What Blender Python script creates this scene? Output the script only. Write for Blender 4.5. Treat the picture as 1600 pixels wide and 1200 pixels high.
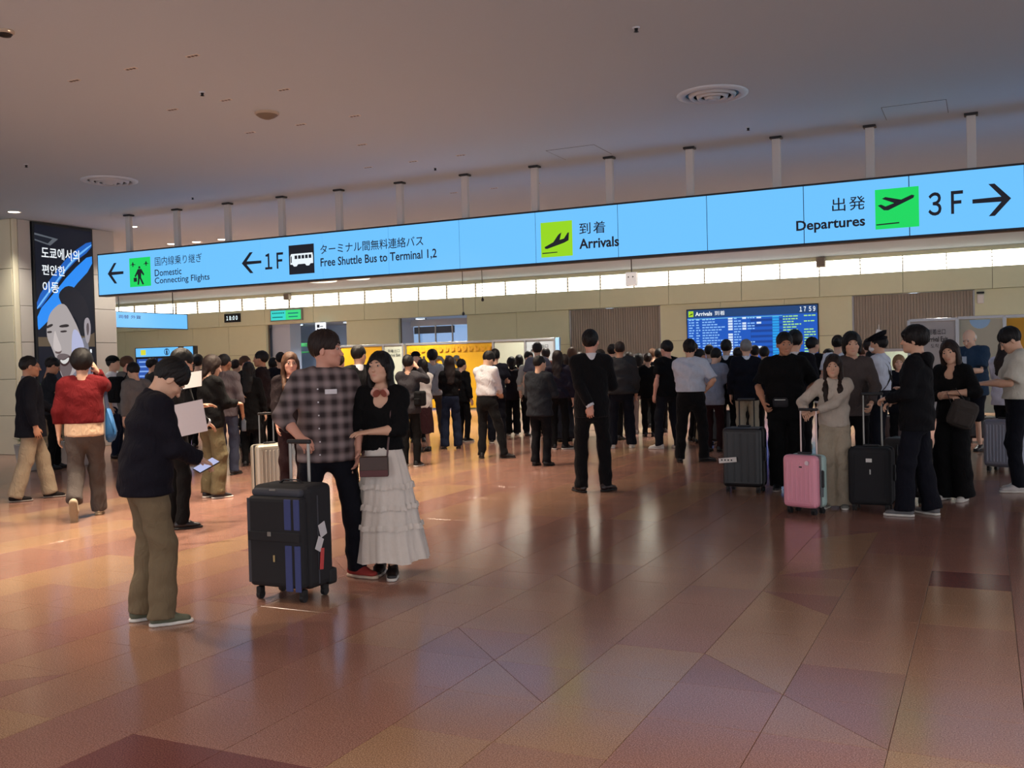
import bpy, bmesh, math, random, time
import numpy as np
from mathutils import Vector, Matrix
T0 = time.time()
for _o in list(bpy.data.objects):
    bpy.data.objects.remove(_o)
SC = bpy.context.scene
COL = SC.collection
random.seed(7); rng = np.random.RandomState(7)

# ------------------------------------------------------------------ camera
F = 1540.0; HC = 1.53; YAW = math.radians(25.7); ROLL = math.radians(1.49); PITCH = math.atan(34 / F)
f0 = np.array([-math.sin(YAW), math.cos(YAW), 0]); r0 = np.array([math.cos(YAW), math.sin(YAW), 0]); u0 = np.array([0, 0, 1.0])
Fw = f0 * math.cos(PITCH) - u0 * math.sin(PITCH); _u = u0 * math.cos(PITCH) + f0 * math.sin(PITCH)
Rv = r0 * math.cos(ROLL) - _u * math.sin(ROLL); Uv = _u * math.cos(ROLL) + r0 * math.sin(ROLL)
CAM = np.array([0, 0, HC])
cd = bpy.data.cameras.new('camera'); cam = bpy.data.objects.new('camera', cd); COL.objects.link(cam)
cd.sensor_width = 36; cd.lens = 36 * F / 1600; cd.clip_end = 200
cam.matrix_world = Matrix(((Rv[0], Uv[0], -Fw[0], 0), (Rv[1], Uv[1], -Fw[1], 0), (Rv[2], Uv[2], -Fw[2], HC), (0, 0, 0, 1)))
SC.camera = cam

def ray(x, y): return (x - 800) / F * Rv - (y - 600) / F * Uv + Fw
def atz(x, y, z=0.0):
    d = ray(x, y); return CAM + d * ((z - HC) / d[2])
def aty(x, y, Y):
    d = ray(x, y); return CAM + d * (Y / d[1])
def atx(x, y, X):
    d = ray(x, y); return CAM + d * (X / d[0])

# ------------------------------------------------------------------ world, exposure
vs = SC.view_settings
vs.view_transform = 'Standard'; vs.look = 'None'; vs.exposure = 0.0; vs.gamma = 1.0; vs.use_curve_mapping = False
w = bpy.data.worlds.new('world'); SC.world = w; w.use_nodes = True
w.node_tree.nodes['Background'].inputs[0].default_value = (0.94, 0.94, 1.0, 1)
w.node_tree.nodes['Background'].inputs[1].default_value = 1.65

CEIL = 4.52; YW = 31.6; YS = 13.83
P_NEAR, P_CAN, P_FAR, P_OVER = 800, 330, 1550, 330
def spot(loc, power, size=1.35, blend=0.6, col=(1.0, 0.72, 0.42), rad=0.06, aim=(0, 0, -1)):
    l = bpy.data.lights.new('ceiling_spot', 'SPOT'); l.energy = power; l.spot_size = size; l.spot_blend = blend
    l.color = col; l.shadow_soft_size = rad
    o = bpy.data.objects.new('ceiling_spot', l); COL.objects.link(o); o.location = loc
    if aim != (0, 0, -1):
        o.rotation_euler = Vector(aim).to_track_quat('-Z', 'Y').to_euler()
    return o

# ------------------------------------------------------------------ materials
MC = {}
def mat(name, color, rough=0.6, metal=0.0, noise=0.12, nscale=40.0, bump=0.0, bscale=200.0, emit=0.0, spec=0.5, alpha=1.0, trans=0.0, coat=0.0, sheen=0.0, crease=0.0):
    key = (name, tuple(color), rough, metal, emit)
    if key in MC: return MC[key]
    m = bpy.data.materials.new(name); m.use_nodes = True
    nt = m.node_tree; b = nt.nodes['Principled BSDF']
    c4 = tuple(color[:3]) + (1,)
    b.inputs['Roughness'].default_value = rough; b.inputs['Metallic'].default_value = metal
    b.inputs['Specular IOR Level'].default_value = spec
    b.inputs['Coat Weight'].default_value = coat
    b.inputs['Sheen Weight'].default_value = sheen
    b.inputs['Transmission Weight'].default_value = trans
    b.inputs['Alpha'].default_value = alpha
    if noise > 0:
        tc = nt.nodes.new('ShaderNodeTexCoord'); n = nt.nodes.new('ShaderNodeTexNoise')
        n.inputs['Scale'].default_value = nscale; n.inputs['Detail'].default_value = 3
        nt.links.new(tc.outputs['Object'], n.inputs['Vector'])
        mr = nt.nodes.new('ShaderNodeMapRange'); mr.inputs[3].default_value = 1 - noise; mr.inputs[4].default_value = 1 + noise
        nt.links.new(n.outputs['Fac'], mr.inputs[0])
        mx = nt.nodes.new('ShaderNodeVectorMath'); mx.operation = 'SCALE'
        mx.inputs[0].default_value = c4[:3]
        nt.links.new(mr.outputs[0], mx.inputs['Scale'])
        nt.links.new(mx.outputs[0], b.inputs['Base Color'])
        if bump > 0:
            n2 = nt.nodes.new('ShaderNodeTexNoise'); n2.inputs['Scale'].default_value = bscale
            nt.links.new(tc.outputs['Object'], n2.inputs['Vector'])
            bp = nt.nodes.new('ShaderNodeBump'); bp.inputs['Strength'].default_value = bump; bp.inputs['Distance'].default_value = 0.004
            nt.links.new(n2.outputs['Fac'], bp.inputs['Height']); nt.links.new(bp.outputs[0], b.inputs['Normal'])
            if crease > 0:
                n4 = nt.nodes.new('ShaderNodeTexNoise'); n4.inputs['Scale'].default_value = 8.5; n4.inputs['Detail'].default_value = 3; n4.inputs['Distortion'].default_value = 1.6
                mp = nt.nodes.new('ShaderNodeMapping'); mp.inputs['Scale'].default_value = (1.5, 1.5, .8); mp.inputs['Rotation'].default_value = (.5, .4, .2)
                nt.links.new(tc.outputs['Object'], mp.inputs['Vector']); nt.links.new(mp.outputs[0], n4.inputs['Vector'])
                b4 = nt.nodes.new('ShaderNodeBump'); b4.inputs['Strength'].default_value = crease; b4.inputs['Distance'].default_value = 0.03
                nt.links.new(n4.outputs['Fac'], b4.inputs['Height']); nt.links.new(b4.outputs[0], bp.inputs['Normal'])
    else:
        b.inputs['Base Color'].default_value = c4
    if emit > 0:
        b.inputs['Emission Color'].default_value = c4; b.inputs['Emission Strength'].default_value = emit
    MC[key] = m
    return m
def srgb(r, g, b):
    f = lambda c: (c / 255 / 12.92) if c <= 10.3 else ((c / 255 + 0.055) / 1.055) ** 2.4
    return (f(r), f(g), f(b))
def screen(name, color, strength=1.0):
    """a lit display: emission only over black glass"""
    key = ('scr', name, tuple(color), strength)
    if key in MC: return MC[key]
    m = bpy.data.materials.new(name); m.use_nodes = True
    b = m.node_tree.nodes['Principled BSDF']
    b.inputs['Base Color'].default_value = (0.01, 0.01, 0.012, 1); b.inputs['Roughness'].default_value = 0.35
    b.inputs['Specular IOR Level'].default_value = 0.2
    b.inputs['Emission Color'].default_value = tuple(color) + (1,); b.inputs['Emission Strength'].default_value = strength
    MC[key] = m
    return m

# ------------------------------------------------------------------ object helpers
def link(name, me, m=None, parent=None, smooth=False):
    o = bpy.data.objects.new(name, me); COL.objects.link(o)
    if m is not None:
        for mm in (m if isinstance(m, (list, tuple)) else [m]): me.materials.append(mm)
    if parent is not None: o.parent = parent
    if smooth: me.polygons.foreach_set('use_smooth', [True] * len(me.polygons))
    return o
def root(name, label, cat, loc=(0, 0, 0), rz=0.0, group=None):
    o = bpy.data.objects.new(name, None); COL.objects.link(o); o.location = tuple(float(v) for v in loc); o.rotation_euler = (0, 0, rz)
    o.empty_display_size = 0.1
    o['label'] = label; o['category'] = cat
    if group: o['group'] = group
    return o
def tag(o, label, cat, group=None):
    o['label'] = label; o['category'] = cat
    if group: o['group'] = group
    return o
def struct(o):
    o['kind'] = 'structure'; return o
def stuff(o):
    o['kind'] = 'stuff'; return o
def bm_obj(name, bm, m, parent=None, smooth=False):
    me = bpy.data.meshes.new(name); bm.normal_update(); bm.to_mesh(me); bm.free()
    return link(name, me, m, parent, smooth)
def add_box(bm, c, s, rot=None, bevel=0.0, seg=2):
    r = bmesh.ops.create_cube(bm, size=1.0); vs_ = r['verts']
    bmesh.ops.scale(bm, vec=s, verts=vs_)
    if bevel > 0:
        es = list({e for v in vs_ for e in v.link_edges})
        g = bmesh.ops.bevel(bm, geom=es + vs_, offset=bevel, segments=seg, profile=0.5, affect='EDGES')
        vs_ = list({v for f in g['faces'] for v in f.verts} | {v for v in vs_ if v.is_valid})
    if rot is not None: bmesh.ops.transform(bm, matrix=rot.to_4x4() if hasattr(rot, 'to_4x4') else rot, verts=vs_)
    bmesh.ops.translate(bm, vec=c, verts=vs_)
    return vs_
def box(name, c, s, m, parent=None, bevel=0.0, rot=None, seg=2):
    bm = bmesh.new(); add_box(bm, c, s, rot, bevel, seg)
    return bm_obj(name, bm, m, parent, smooth=False)
def boxr(name, lo, hi, m, parent=None, bevel=0.0):
    lo = np.array(lo, float); hi = np.array(hi, float)
    return box(name, tuple((lo + hi) / 2), tuple(hi - lo), m, parent, bevel)
def add_cyl(bm, a, b, r, r2=None, n=12):
    a = Vector(a); b = Vector(b); d = b - a
    q = d.to_track_quat('Z', 'Y').to_matrix().to_4x4()
    bmesh.ops.create_cone(bm, cap_ends=True, segments=n, radius1=r, radius2=r if r2 is None else r2, depth=d.length,
                          matrix=Matrix.Translation((a + b) / 2) @ q)
def cyl(name, a, b, r, m, parent=None, r2=None, n=12, smooth=False):
    bm = bmesh.new(); add_cyl(bm, a, b, r, r2, n); return bm_obj(name, bm, m, parent, smooth)
def tube(name, pts, r, m, parent=None, n=8):
    bm = bmesh.new()
    for a, b in zip(pts[:-1], pts[1:]): add_cyl(bm, a, b, r, None, n)
    return bm_obj(name, bm, m, parent, True)
def lathe(name, prof, m, parent=None, n=24, loc=(0, 0, 0)):
    vs_ = []; fs = []
    for (r, z) in prof:
        for i in range(n):
            a = 2 * math.pi * i / n; vs_.append((loc[0] + r * math.cos(a), loc[1] + r * math.sin(a), loc[2] + z))
    for k in range(len(prof) - 1):
        for i in range(n):
            j = (i + 1) % n; fs.append((k * n + i, k * n + j, (k + 1) * n + j, (k + 1) * n + i))
    me = bpy.data.meshes.new(name); me.from_pydata(vs_, [], fs)
    return link(name, me, m, parent, True)

class Rect:
    """flat rectangle in space: origin (lower left), unit u (reading direction), unit v (up), outward normal n, size w,h"""
    def __init__(s, o, u, n, w_, h_):
        s.o = Vector(o); s.u = Vector(u).normalized(); s.v = Vector((0, 0, 1)); s.n = Vector(n).normalized(); s.w = w_; s.h = h_
    def p(s, a, b, d=0.0): return s.o + s.u * (a * s.w) + s.v * (b * s.h) + s.n * d
    def sub(s, a0, b0, a1, b1): 
        return Rect(s.p(a0, b0), s.u, s.n, s.w * (a1 - a0), s.h * (b1 - b0))
def rectY(x0, x1, yt, yb, Y):
    """rectangle on the plane Y (facing -Y) whose left side shows at x0 between rows yt..yb"""
    a = aty(x0, yt, Y); b = aty(x0, yb, Y); c = aty(x1, (yt + yb) / 2, Y)
    return Rect((a[0], Y, b[2]), (1, 0, 0), (0, -1, 0), c[0] - a[0], a[2] - b[2])
def poly(name, R, pts, m, parent=None, d=0.004, th=0.004):
    """thin n-gon plate lying on rectangle R; pts in 0..1"""
    bm = bmesh.new()
    f = [bm.verts.new(R.p(a, b, d)) for a, b in pts]
    k = [bm.verts.new(R.p(a, b, d - th)) for a, b in pts]
    bm.faces.new(f); bm.faces.new(k[::-1])
    n = len(pts)
    for i in range(n):
        bm.faces.new((f[i], k[i], k[(i + 1) % n], f[(i + 1) % n]))
    bm.normal_update(); bmesh.ops.triangulate(bm, faces=[x for x in bm.faces if len(x.verts) > 4])
    bmesh.ops.recalc_face_normals(bm, faces=bm.faces)
    return bm_obj(name, bm, m, parent)
def polys(name, R, plist, m, parent=None, d=0.004, th=0.003):
    bm = bmesh.new()
    for pts in plist:
        f = [bm.verts.new(R.p(a, b, d)) for a, b in pts]; k = [bm.verts.new(R.p(a, b, d - th)) for a, b in pts]
        bm.faces.new(f); bm.faces.new(k[::-1]); n = len(pts)
        for i in range(n): bm.faces.new((f[i], k[i], k[(i + 1) % n], f[(i + 1) % n]))
    bm.normal_update(); bmesh.ops.triangulate(bm, faces=[x for x in bm.faces if len(x.verts) > 4])
    bmesh.ops.recalc_face_normals(bm, faces=bm.faces)
    return bm_obj(name, bm, m, parent)
def bar(a0, b0, a1, b1): return [(a0, b0), (a1, b0), (a1, b1), (a0, b1)]
def text(name, s, R, m, parent=None, bold=0.0, d=0.006, th=0.003, space=1.0):
    cu = bpy.data.curves.new('t', 'FONT'); cu.body = s; cu.size = 1.0; cu.resolution_u = 3; cu.offset = bold; cu.space_character = space
    ob = bpy.data.objects.new('t', cu); COL.objects.link(ob)
    me = bpy.data.meshes.new_from_object(ob)
    bpy.data.objects.remove(ob); bpy.data.curves.remove(cu)
    co = np.zeros(len(me.vertices) * 3); me.vertices.foreach_get('co', co); co = co.reshape(-1, 3)
    if len(co) == 0: return None
    lo = co.min(0); hi = co.max(0); sp = np.maximum(hi - lo, 1e-6)
    uv = (co[:, :2] - lo[:2]) / sp[:2]
    P = np.array(R.o)[None] + np.array(R.u)[None] * (uv[:, :1] * R.w) + np.array(R.v)[None] * (uv[:, 1:2] * R.h) + np.array(R.n)[None] * d
    me.vertices.foreach_set('co', P.ravel()); me.update()
    me.materials.clear(); me.name = name
    return link(name, me, m, parent)
# ================================================================== FLOOR
def stone(name, c, c2):
    m = bpy.data.materials.new(name); m.use_nodes = True; nt = m.node_tree; b = nt.nodes['Principled BSDF']
    tc = nt.nodes.new('ShaderNodeTexCoord')
    geo = nt.nodes.new('ShaderNodeNewGeometry')
    n1 = nt.nodes.new('ShaderNodeTexNoise'); n1.inputs['Scale'].default_value = 170; n1.inputs['Detail'].default_value = 2
    nt.links.new(geo.outputs['Position'], n1.inputs['Vector'])
    r1 = nt.nodes.new('ShaderNodeValToRGB'); e = r1.color_ramp.elements
    e[0].position = 0.36; e[0].color = tuple(x * 0.62 for x in c) + (1,); e[1].position = 0.64; e[1].color = tuple(c2) + (1,)
    k = e.new(0.5); k.color = tuple(c) + (1,)
    nt.links.new(n1.outputs['Fac'], r1.inputs[0])
    n2 = nt.nodes.new('ShaderNodeTexNoise'); n2.inputs['Scale'].default_value = 1.3
    nt.links.new(geo.outputs['Position'], n2.inputs['Vector'])
    mr = nt.nodes.new('ShaderNodeMapRange'); mr.inputs[3].default_value = 0.85; mr.inputs[4].default_value = 1.15
    nt.links.new(n2.outputs['Fac'], mr.inputs[0])
    vm = nt.nodes.new('ShaderNodeVectorMath'); vm.operation = 'SCALE'
    nt.links.new(r1.outputs[0], vm.inputs[0]); nt.links.new(mr.outputs[0], vm.inputs['Scale'])
    nt.links.new(vm.outputs[0], b.inputs['Base Color'])
    b.inputs['Roughness'].default_value = 0.17; b.inputs['Specular IOR Level'].default_value = 0.27
    n3 = nt.nodes.new('ShaderNodeTexNoise'); n3.inputs['Scale'].default_value = 9; n3.inputs['Detail'].default_value = 2
    nt.links.new(geo.outputs['Position'], n3.inputs['Vector'])
    bp = nt.nodes.new('ShaderNodeBump'); bp.inputs['Strength'].default_value = 0.06; bp.inputs['Distance'].default_value = 0.01
    nt.links.new(n3.outputs['Fac'], bp.inputs['Height']); nt.links.new(bp.outputs[0], b.inputs['Normal'])
    return m
STONES = {
    'p': stone('floor_stone_pink', srgb(148, 106, 92), srgb(174, 134, 119)),
    'r': stone('floor_stone_rose', srgb(143, 101, 88), srgb(168, 127, 114)),
    't': stone('floor_stone_tan', srgb(152, 113, 93), srgb(176, 139, 116)),
    'y': stone('floor_stone_sand', srgb(158, 122, 95), srgb(182, 148, 118)),
    'm': stone('floor_stone_maroon', srgb(116, 72, 68), srgb(134, 88, 82)),
}
grout = mat('floor_joint_grout', srgb(84, 56, 48), rough=0.8, noise=0.1)
FX0, FX1, FY0, FY1 = -44, 14, -6, 33
fl = boxr('floor', (FX0, FY0, -0.06), (FX1, FY1, -0.004), grout); struct(fl)
GX, GY, SX, SY = -0.36, 4.0, 0.4855, 0.49
ov = {}   # (i,j): one colour, or (diagonal, colour a, colour b)
def setc(i, j, c): ov[(i, j)] = c
# diagonals: '\\' runs from upper left (x0,y1) to lower right (x1,y0); '/' from lower left to upper right
setc(-5, 1, ('\\', 'r', 'p')); setc(-4, 0, ('\\', 't', 'p')); setc(-2, 1, ('\\', 'r', 'y')); setc(-1, 0, ('\\', 't', 'r'))
for j in (2, 3): setc(-2, j, 'y')
setc(-2, 4, ('\\', 'y', 'r')); setc(-1, 1, 'r'); setc(-1, 2, 't'); setc(-1, 3, 't')
setc(0, 4, 'y'); setc(0, 5, 'y'); setc(0, 6, 'm'); setc(0, 3, 't'); setc(0, 2, 't')
setc(-5, 4, ('\\', 't', 'r')); setc(-5, 2, 't'); setc(-5, 3, 't'); setc(-7, 6, ('\\', 't', 'r')); setc(-7, 5, 't'); setc(-7, 4, 't')
setc(-2, 6, ('/', 'y', 'r')); 
for j in (7, 8): setc(-2, j, 'y')
setc(-2, 9, ('/', 'r', 'y'));
setc(-6, -3, 'm'); setc(-5, -3, 'm'); setc(-7, -3, 'r'); setc(-7, -2, 'r'); setc(-9, -2, ('/', 't', 'r'))
for j in (-2, -1, 0, 1, 2): setc(-8, j, 't')
tile_me = {}
def tile_mesh(kind, c):
    key = (kind, c)
    if key in tile_me: return tile_me[key]
    g = 0.0014; a, b_ = SX - g, SY - g; z = 0.0; zb = -0.012
    full = [(g, g), (a, g), (a, b_), (g, b_)]
    if kind == 'q': P = full
    elif kind == '\\a': P = [(g, g), (a - 2 * g, g), (g, b_ - 2 * g)]
    elif kind == '\\b': P = [(a, g + g), (a, b_), (2 * g, b_)]
    elif kind == '/a': P = [(g, g + 2 * g), (a - 2 * g, b_), (g, b_)]
    else: P = [(2 * g, g), (a, g), (a, b_ - 2 * g)]
    e = 0.0008
    cx = sum(p[0] for p in P) / len(P); cy = sum(p[1] for p in P) / len(P)
    top = [(p[0] + (cx - p[0]) * 0.004, p[1] + (cy - p[1]) * 0.004, z) for p in P]; mid = [(p[0], p[1], z - e) for p in P]; bot = [(p[0], p[1], zb) for p in P]
    n = len(P); V = top + mid + bot; Fc = [tuple(range(n))]
    for k in range(n):
        k2 = (k + 1) % n; Fc.append((k, n + k, n + k2, k2)); Fc.append((n + k, 2 * n + k, 2 * n + k2, n + k2))
    me = bpy.data.meshes.new('floor_tile'); me.from_pydata(V, [], Fc); me.materials.append(STONES[c]); me.update()
    tile_me[key] = me; return me
def put_tile(kind, c, i, j, lst):
    o = bpy.data.objects.new('floor_tile', tile_mesh(kind, c)); o.location = (GX + i * SX, GY + j * SY, rng.uniform(-0.0004, 0.0)); o.parent = fl
    COL.objects.link(o)
far = {}
def proj(p):
    q = np.array(p, float) - CAM; w_ = q @ Fw
    return (800 + F * (q @ Rv) / w_, 600 - F * (q @ Uv) / w_, w_) if w_ > 0.1 else (0, 0, -1)
colrun = {}
def base_col(i, j):
    k = (i, (j + (i * 7) % 11) // (3 + (i * 5) % 3))
    if k not in colrun:
        colrun[k] = rng.choice(['p', 'p', 'r', 't', 'p', 't', 'r', 'y', 'p', 't'])
    return colrun[k]
cells = []
for i in range(-85, 28):
    for j in range(-18, 58):
        x = GX + (i + .5) * SX; y = GY + (j + .5) * SY
        if not (FX0 < x < FX1 and FY0 < y < YW): continue
        X, Y, D = proj((x, y, 0))
        vis = D > 0.5 and -60 < X < 1660 and Y < 1290
        cells.append((D if vis else 1e9, i, j))
cells.sort()
n_ind = 0
for D, i, j in cells:
    c = ov.get((i, j)) or base_col(i, j)
    if c is not None and not isinstance(c, tuple) and (i, j) not in ov and D < 25 and rng.rand() < 0.04 and i % 2:
        c = (['\\', '/'][rng.randint(2)], base_col(i, j), base_col(i + 1, j))
    parts = [('q', str(c))] if not isinstance(c, tuple) else [(c[0] + 'a', c[1]), (c[0] + 'b', c[2])]
    for kind, cc in parts:
        if D < 1e8 and n_ind < 298:
            put_tile(kind, cc, i, j, None); n_ind += 1
        else:
            far.setdefault(cc, []).append((kind, i, j))
for cc, L in far.items():
    V = []; Fc = []
    for kind, i, j in L:
        me = tile_mesh(kind, cc); n = len(V); ox, oy = GX + i * SX, GY + j * SY; zz = rng.uniform(-0.0004, 0)
        V += [(v.co.x + ox, v.co.y + oy, v.co.z + zz) for v in me.vertices]
        Fc += [tuple(k + n for k in p.vertices) for p in me.polygons]
    me = bpy.data.meshes.new('floor_tiles'); me.from_pydata(V, [], Fc)
    o = link('floor_tile_field', me, STONES[cc], fl); stuff(o)

# ================================================================== CEILING AND WALLS
m_ceil = mat('ceiling_paint', srgb(188, 206, 220), rough=0.85, noise=0.03, nscale=60, bump=0.15, bscale=90)
ce = boxr('ceiling', (FX0, FY0, CEIL), (FX1, FY1, CEIL + 0.15), m_ceil); struct(ce)
m_wall = mat('wall_cladding_cream', srgb(214, 222, 190), rough=0.55, noise=0.03, nscale=5)
m_joint = mat('wall_joint_dark', srgb(120, 112, 92), rough=0.8, noise=0)
m_blue_wall = mat('inner_wall_pale_blue', srgb(190, 206, 228), rough=0.6, noise=0.02)
m_frame = mat('frame_aluminium', srgb(165, 165, 165), rough=0.35, metal=0.8, noise=0.03)
m_dark = mat('dark_metal', srgb(30, 32, 36), rough=0.45, metal=0.3, noise=0.05)
wb = boxr('wall_back', (FX0, YW + 0.30, 3.30), (FX1, YW + 0.36, CEIL), m_joint); struct(wb)
# fascia panels
step = 2.4; x = -43.0
while x < 13:
    boxr('cladding_panel', (x + .006, YW, 3.30), (x + step - .006, YW + 0.28, 3.93), m_wall, wb, 0.004); x += step
# light trough behind louvers
m_strip = screen('trough_lamp_glow', (1.0, 0.96, 0.80), 5.5)
boxr('trough_lamp', (FX0 + .1, YW + 0.16, 3.94), (FX1 - .1, YW + 0.19, 4.46), m_strip, wb)
boxr('trough_lip', (FX0 + .1, YW + 0.0, 4.40), (FX1 - .1, YW + 0.28, 4.519), m_wall, wb)
m_louv = mat('louver_bronze', srgb(120, 104, 84), rough=0.5, noise=0.03)
for k in range(4):
    z = 3.99 + k * 0.115
    boxr('louver_blade', (FX0 + .1, YW + 0.03, z - .006), (FX1 - .1, YW + 0.10, z + .006), m_louv, wb)
x = -43
while x < 13:
    boxr('louver_post', (x - .012, YW + 0.02, 3.93), (x + .012, YW + 0.11, 4.40), m_louv, wb); x += 1.2
# lower wall: solid bays and openings (x0, x1 in metres)
def px(x, Y=YW): return float(aty(x, 500, Y)[0])
bays = [(FX0 + .2, px(412)), (px(538), px(620)), (px(727), px(887)), (px(1030), px(1331)), (px(1523), FX1 - .2)]
for a, b_ in bays:
    n = max(1, round((b_ - a) / 2.0)); s_ = (b_ - a) / n
    for k in range(n):
        for (z0, z1) in ((0.0, 0.9), (0.9, 2.1), (2.1, 3.298)):
            boxr('cladding_panel', (a + k * s_ + .005, YW + 0.12, z0 + .005), (a + (k + 1) * s_ - .005, YW + 0.28, z1 - .005), m_wall, wb, 0.003)
    boxr('wall_backing', (a, YW + 0.25, 0), (b_, YW + 0.34, 3.3), m_joint, wb)
# deeper room behind the openings
m_in = m_blue_wall
rb = boxr('wall_inner', (FX0, YW + 4.2, 0), (-17.0, YW + 4.3, 3.6), m_in); struct(rb)
rb2 = boxr('wall_inner', (-17.0, YW + 2.2, 0), (FX1, YW + 2.3, 3.6), m_wall); struct(rb2)
ci = boxr('ceiling_inner', (FX0, YW + .36, 3.35), (FX1, YW + 4.2, 3.42), m_ceil); struct(ci)
fi = boxr('floor_inner', (FX0, YW + .1, -0.05), (FX1, YW + 4.3, 0.0), STONES['t']); struct(fi)
for xx, yy in ((-26, 33.5), (-23.5, 33.5), (-20, 33.4), (-12, 33.2), (-2, 33.2)):
    g = root('ceiling_light', {-26: 'round flush light in the left corridor ceiling, nearest the cream wall', -23.5: 'round flush light in the left corridor ceiling, right of its neighbour', -20: 'flush round light behind the yellow screens', -12: 'flush round light behind the left shutter', -2: 'flush round light behind the right shutter'}[xx], 'light', (xx, yy, 3.33), group='corridor ceiling lights')
    lathe('trim_ring', [(0.20, 0.015), (0.24, 0.015), (0.24, -0.02), (0.20, -0.01)], m_frame, g, 20)
    spot((xx, yy - .6, 3.28), 260, 2.4, .8, (.92, .95, 1.0), .15)  # added spot that brightens the inner room, set off from the fitting
    lathe('diffuser', [(0.0, -0.012), (0.20, -0.012), (0.20, 0.01), (0.0, 0.01)], screen('diffuser_cool', (0.85, 0.93, 1.0), 9), g, 20)
# pale blue pillar in left opening, beige panel
p = boxr('corridor_pillar', (px(412), YW + .5, 0), (px(440), YW + 1.2, 3.35), m_blue_wall); struct(p); p.name = 'trim_corridor_pillar'
# rolling shutters
m_sh = mat('shutter_steel', srgb(150, 146, 136), rough=0.6, metal=0.0, noise=0.04, nscale=3)
def shutter(x0, x1, z0, label):
    r = root('rolling_shutter', label, 'shutter', ((x0 + x1) / 2, YW + 0.2, 0)); w_ = x1 - x0
    n = int(w_ / 0.085)
    for k in range(n):
        box('slat', (-w_ / 2 + (k + .5) * w_ / n, 0, (z0 + 3.28) / 2), (w_ / n - .014, 0.03, 3.28 - z0), m_sh, r, 0.008, seg=1)
    box('grille_rail', (0, .02, 3.05), (w_, .02, .03), m_frame, r); box('grille_rail', (0, .02, z0 + .35), (w_, .02, .03), m_frame, r); box('grille_backing', (0, .012, (z0 + 3.28) / 2), (w_, .01, 3.28 - z0), m_sh, r)
    box('bottom_rail', (0, 0, z0), (w_, 0.07, 0.09), m_frame, r, 0.01)
    for s in (-1, 1): box('guide_rail', (s * (w_ / 2 + .02), 0, 1.64), (0.05, 0.09, 3.28), m_frame, r)
    return r
shutter(px(889), px(1029), 1.66, 'grey rolling shutter half lowered left of the arrivals board')
shutter(px(1333), px(1521), 1.60, 'grey rolling shutter half lowered above the right exit partition')
# left wall and right side closing the hall
wl = boxr('wall_left', (FX0 - .2, FY0, 0), (FX0, FY1 + 3, CEIL), m_wall); struct(wl)
# sliding glass window in the opening x 620..727
m_glass = mat('tinted_glass', (0.75, 0.85, 0.95), rough=0.05, noise=0, trans=1.0)
wr = root('glass_partition', 'pale blue glazed screen behind the SHOPS banner', 'partition', (px(673), YW + 1.0, 0))
w_ = px(727) - px(620)
box('lintel_band', (0, 0.02, 3.12), (w_, 0.06, 0.24), mat('lintel_pale', srgb(214, 222, 235), noise=0), wr)
box('dark_band', (-w_ * .15, 0.0, 2.84), (w_ * .6, 0.06, 0.26), mat('band_grey', srgb(88, 100, 118), noise=0.02), wr)
box('backlit_panel', (0, 0.2, 2.2), (w_, 0.05, 1.8), screen('window_pale_blue', srgb(160, 195, 240), 0.75), wr)
for k in range(4):
    box('mullion', (-w_ / 2 + (k + .5) * w_ / 4, -0.02, 2.0), (0.05, 0.06, 2.0), m_frame, wr)
for k in range(3):
    box('glass_pane', (-w_ / 2 + (k + 1) * w_ / 4, -0.02, 2.0), (w_ / 4 - .06, 0.01, 1.9), m_glass, wr)

# ------------------------------------------------------------------ left pillar with the tall display
PX = -16.65
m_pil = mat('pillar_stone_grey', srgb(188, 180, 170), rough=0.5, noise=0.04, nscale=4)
m_pil_lit = mat('pillar_stone_lit', srgb(214, 204, 176), rough=0.5, noise=0.04, nscale=4)  # same pillar stone, with warm light on the front face put into its colour
pl = boxr('wall_pillar', (PX - 2.3, 12.9, 0), (PX - .04, 15.3, CEIL), m_joint); struct(pl)
zs = [0, 0.93, 1.50, 2.10, 2.70, 3.30, 3.90, CEIL]
zs = [0, 0.75, 1.45, 2.16, 2.86, 3.57, CEIL]
for z0, z1 in zip(zs[:-1], zs[1:]):
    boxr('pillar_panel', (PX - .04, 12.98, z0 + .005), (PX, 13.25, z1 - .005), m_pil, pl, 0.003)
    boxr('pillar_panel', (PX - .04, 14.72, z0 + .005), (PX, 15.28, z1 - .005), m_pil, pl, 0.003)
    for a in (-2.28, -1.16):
        boxr('pillar_panel', (PX + a, 12.86, z0 + .005), (PX + a + 1.1, 12.9, z1 - .005), m_pil_lit, pl, 0.003)
boxr('corner_bead', (PX - .05, 12.86, 0), (PX, 12.975, CEIL), m_pil_lit, pl, 0.02)
ds = root('advertising_display', 'tall lit advertising screen on the pillar showing a smiling person and Korean text', 'screen', (0, 0, 0))
boxr('bezel', (PX - .03, 13.27, 0.75), (PX + .04, 14.70, 4.50), m_dark, ds, 0.006)
RD = Rect((PX + .042, 13.31, 0.80), (0, 1, 0), (1, 0, 0), 1.35, 3.65)
def dsp(name, pts, col, st=1.0, d=0.004): return poly(name, RD, pts, screen('ad_' + name, col, st), ds, d, 0.003)
poly('screen', RD, bar(0, 0, 1, 1), screen('ad_screen', srgb(10, 16, 30), 1.0), ds, 0.001, 0.001)
def smoothpoly(pts, it=2):
    for _ in range(it):
        q = []
        n = len(pts)
        for i in range(n):
            a = pts[i]; b_ = pts[(i + 1) % n]
            q += [(a[0] * .75 + b_[0] * .25, a[1] * .75 + b_[1] * .25), (a[0] * .25 + b_[0] * .75, a[1] * .25 + b_[1] * .75)]
        pts = q
    return pts
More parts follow.
